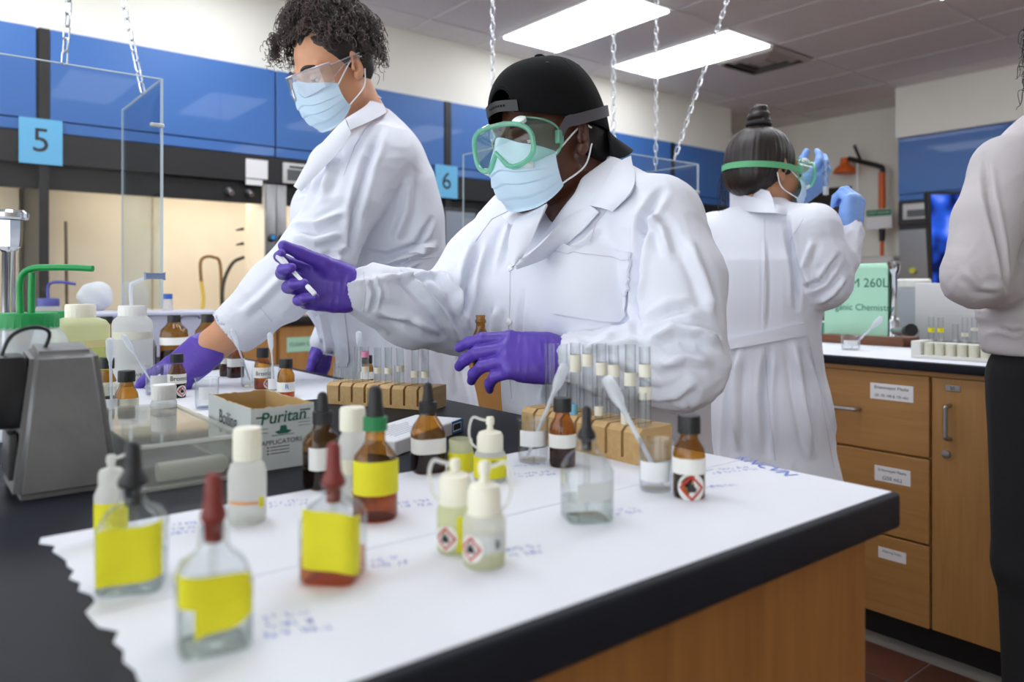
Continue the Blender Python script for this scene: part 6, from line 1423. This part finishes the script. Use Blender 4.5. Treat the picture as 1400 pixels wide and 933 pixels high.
S.ell(H.p(0, -.022, .030), (.088, .104, .094), H.ax, .02); S.ell(H.p(0, -.06, -.025), (.076, .06, .06), H.ax, .03); S.half(H.p(0, .05, .0), nrm(H.f-H.u*.45))
S.cone(H.p(0, -.03, .11), H.p(0, -.03, .15), .030, .022, .01)
for k in range(34):
    f0, f1 = k/34, (k+1)/34; R_ = lambda f: .024*(1-.55*f*f)
    a, b_ = f0*15.5, f1*15.5; S.cone(H.p(R_(f0)*math.cos(a), -.03+R_(f0)*math.sin(a), .135+.046*f0), H.p(R_(f1)*math.cos(b_), -.03+R_(f1)*math.sin(b_), .135+.046*f1), .0105, .0105, .003)
V, Q = S.surf(); N = normals(V, Q); th = np.arctan2((V-H.o)@H.r, (V-H.o)@H.f+.03); V = V+N*(.0035*(vnoise(np.stack([th*14, ((V-H.o)@H.u)*6, 0*th], 1), 4)-.5)*(np.abs((V-H.o)@H.u) < .12))[:, None]
hair = put(obj('hair', to_mesh('hair', V, Q), hair_dk), T); q = MB(); rnd = random.Random(3)
for k in range(26):
    a = H.v(rnd.uniform(.01, .06)*-1, rnd.uniform(-.12, -.08), rnd.uniform(-.04, .03)); x = rnd.uniform(988, 1012); y = rnd.uniform(262, 300); b_ = at(x-8, y, 2.28); q.tube(bez([a, a.lerp(b_, .5)+Vector((rnd.uniform(-.01, .01), .01, 0)), b_], 10), .0005, 4, False)
o = put(q.build('loose_strands', hair_dk), hair); o['kind'] = 'stuff'
put(MB().tube([H.v(.030*math.cos(a), -.03+.030*math.sin(a), .128) for a in np.linspace(0, 6.4, 24)], .007, 8, False).build('hair_tie', M('hair_tie', '#17161a', .7)), hair)
SP = [H.v(.088, .055, -.002)]+[H.v(.094*math.sin(a), -.018+.113*math.cos(a), -.004) for a in np.linspace(1.1, 2*math.pi-1.1, 30)]+[H.v(-.088, .055, -.002)]
goggles(T, H, gog_f, gog_l, SP, M('goggle_strap_green', '#5fb07c', .5), .017)

# ------------------------------------------------------------------ P4: person in a grey sweater at the photo edge
grey = M('sweater_grey', '#b9b4b6', .95, bump=.15, bscale=350, sheen=.1); C = A3(1468, 392, 1.78)
T = thing('person', 'person in light grey sweater and black trousers with bent elbow', 'person', (C[0], C[1], 0), 0, 'people in the laboratory')
fw = nrm(np.array(FW)+np.array(RT)*.25); rt = np.cross(fw, [0, 0, 1])
H = Frame(C*[1, 1, 0]+V3(0, 0, 1.72)+fw*.03+rt*.02, fw, (0, 0, 1), 1.0)
ls, le, lw = A3(1378, 232, 1.74), A3(1333, 378, 1.66), A3(1425, 408, 1.86)
rs = C*[1, 1, 0]+V3(0, 0, ls[2])+rt*.19; re = rs+V3(0, 0, -.28)+rt*.05; rw = re+fw*.2+V3(0, 0, .02)
legs = legs_of((C[0], C[1], .93), fw, .085)
z_ = C*[1, 1, 0]
make_body(T, H, [(z_+V3(0, 0, .92), .14), (z_+V3(0, 0, 1.15), .13), (z_+V3(0, 0, 1.36), .15), (z_+V3(0, 0, 1.50), .075)], [[(ls, .05), (le, .042), (lw, .03), (lw+rt*.06, .026)], [(rs, .05), (re, .042), (rw, .03), (rw+fw*.06, .026)]], legs, skin_c)
lo, hi = bounds([z_+V3(-.3, -.3, .90), z_+V3(.3, .3, 1.62), le-.12, lw, rw], .12); S = SDF(lo, hi, .0055); fl = (fw, .68)
S.chain([z_+V3(0, 0, .99), z_+V3(0, 0, 1.08), z_+V3(0, 0, 1.25), z_+V3(0, 0, 1.40), z_+V3(0, 0, 1.49)], [.178, .188, .19, .18, .09], .03, fl)
for e_ in (ls, rs): S.chain([z_+V3(0, 0, 1.49), e_], [.07, .074], .04)
S.chain([ls, (ls+le)/2-rt*.008, le], [.074, .070, .064], .02); S.chain([le, (le+lw)/2, lw], [.060, .052, .038], .02); S.chain([rs, re, rw], [.072, .06, .04], .02)
S.cone(z_+V3(0, 0, 1.52), z_+V3(0, 0, 1.62), .06, .06, .01, None, True); S.half(z_+V3(0, 0, .985), (0, 0, -1))
Vc, Qc = S.surf(); Vc = relax(Vc, Qc, 2, .5); Nc = normals(Vc, Qc); Vc = limb_folds(Vc, Nc, [(ls, le, .5, 1), (le, lw, .8, .8)], .009, 41, ring=16, reach=.1); Nc = normals(Vc, Qc); c_ = np.stack([Vc[:, 2]*38, Vc[:, 0]*5, Vc[:, 1]*5], 1); Vc = Vc+Nc*(.007*((1-np.abs(2*vnoise(c_, 9)-1))**2-.3)*np.clip((1.18-Vc[:, 2])/.1, 0, 1))[:, None]
Vc = px_folds(Vc, Qc, [([(1345, 212), (1352, 270), (1366, 330), (1378, 400)], -.008, .008), ([(1318, 370), (1340, 392), (1370, 395)], .006, .010), ([(1368, 450), (1385, 456), (1400, 452)], -.006, .006)])
sw = put(obj('sweater', to_mesh('sweater', Vc, Qc), grey), T)
make_trousers(T, legs, (C[0], C[1], .93), M('sweatpants_black', '#121215', .95, bump=.2, bscale=300), .10, .007, .98, hipr=.132)
for wq, dq_ in ((lw, rt), (rw, fw)): make_glove('hand', wq, dq_, V3(0, 0, 1), [(.4, .5, .3)]*4, skin_c, T, .95, 1 if wq is lw else -1, .1, (.7, .6, -.4), .3, .02, h=.003)
lo, hi = bounds([H.o], .2); S = SDF(lo, hi, .005); S.ell(H.p(0, -.03, .03), (.095, .11, .10), H.ax, .02); S.ell(H.p(0, -.05, -.06), (.10, .075, .10), H.ax, .03); S.half(H.p(0, .05, 0), H.f)
V, Q = S.surf(); hair = put(obj('hair', to_mesh('hair', V, Q), hair_bk), T); N = normals(V, Q); q = MB(); curls(q, np.arange(len(V)), V, N, 420, random.Random(8), .03, .07, .8, .0017); o = put(q.build('curls', hair_bk), hair); o['kind'] = 'stuff'; eyes(T, H)
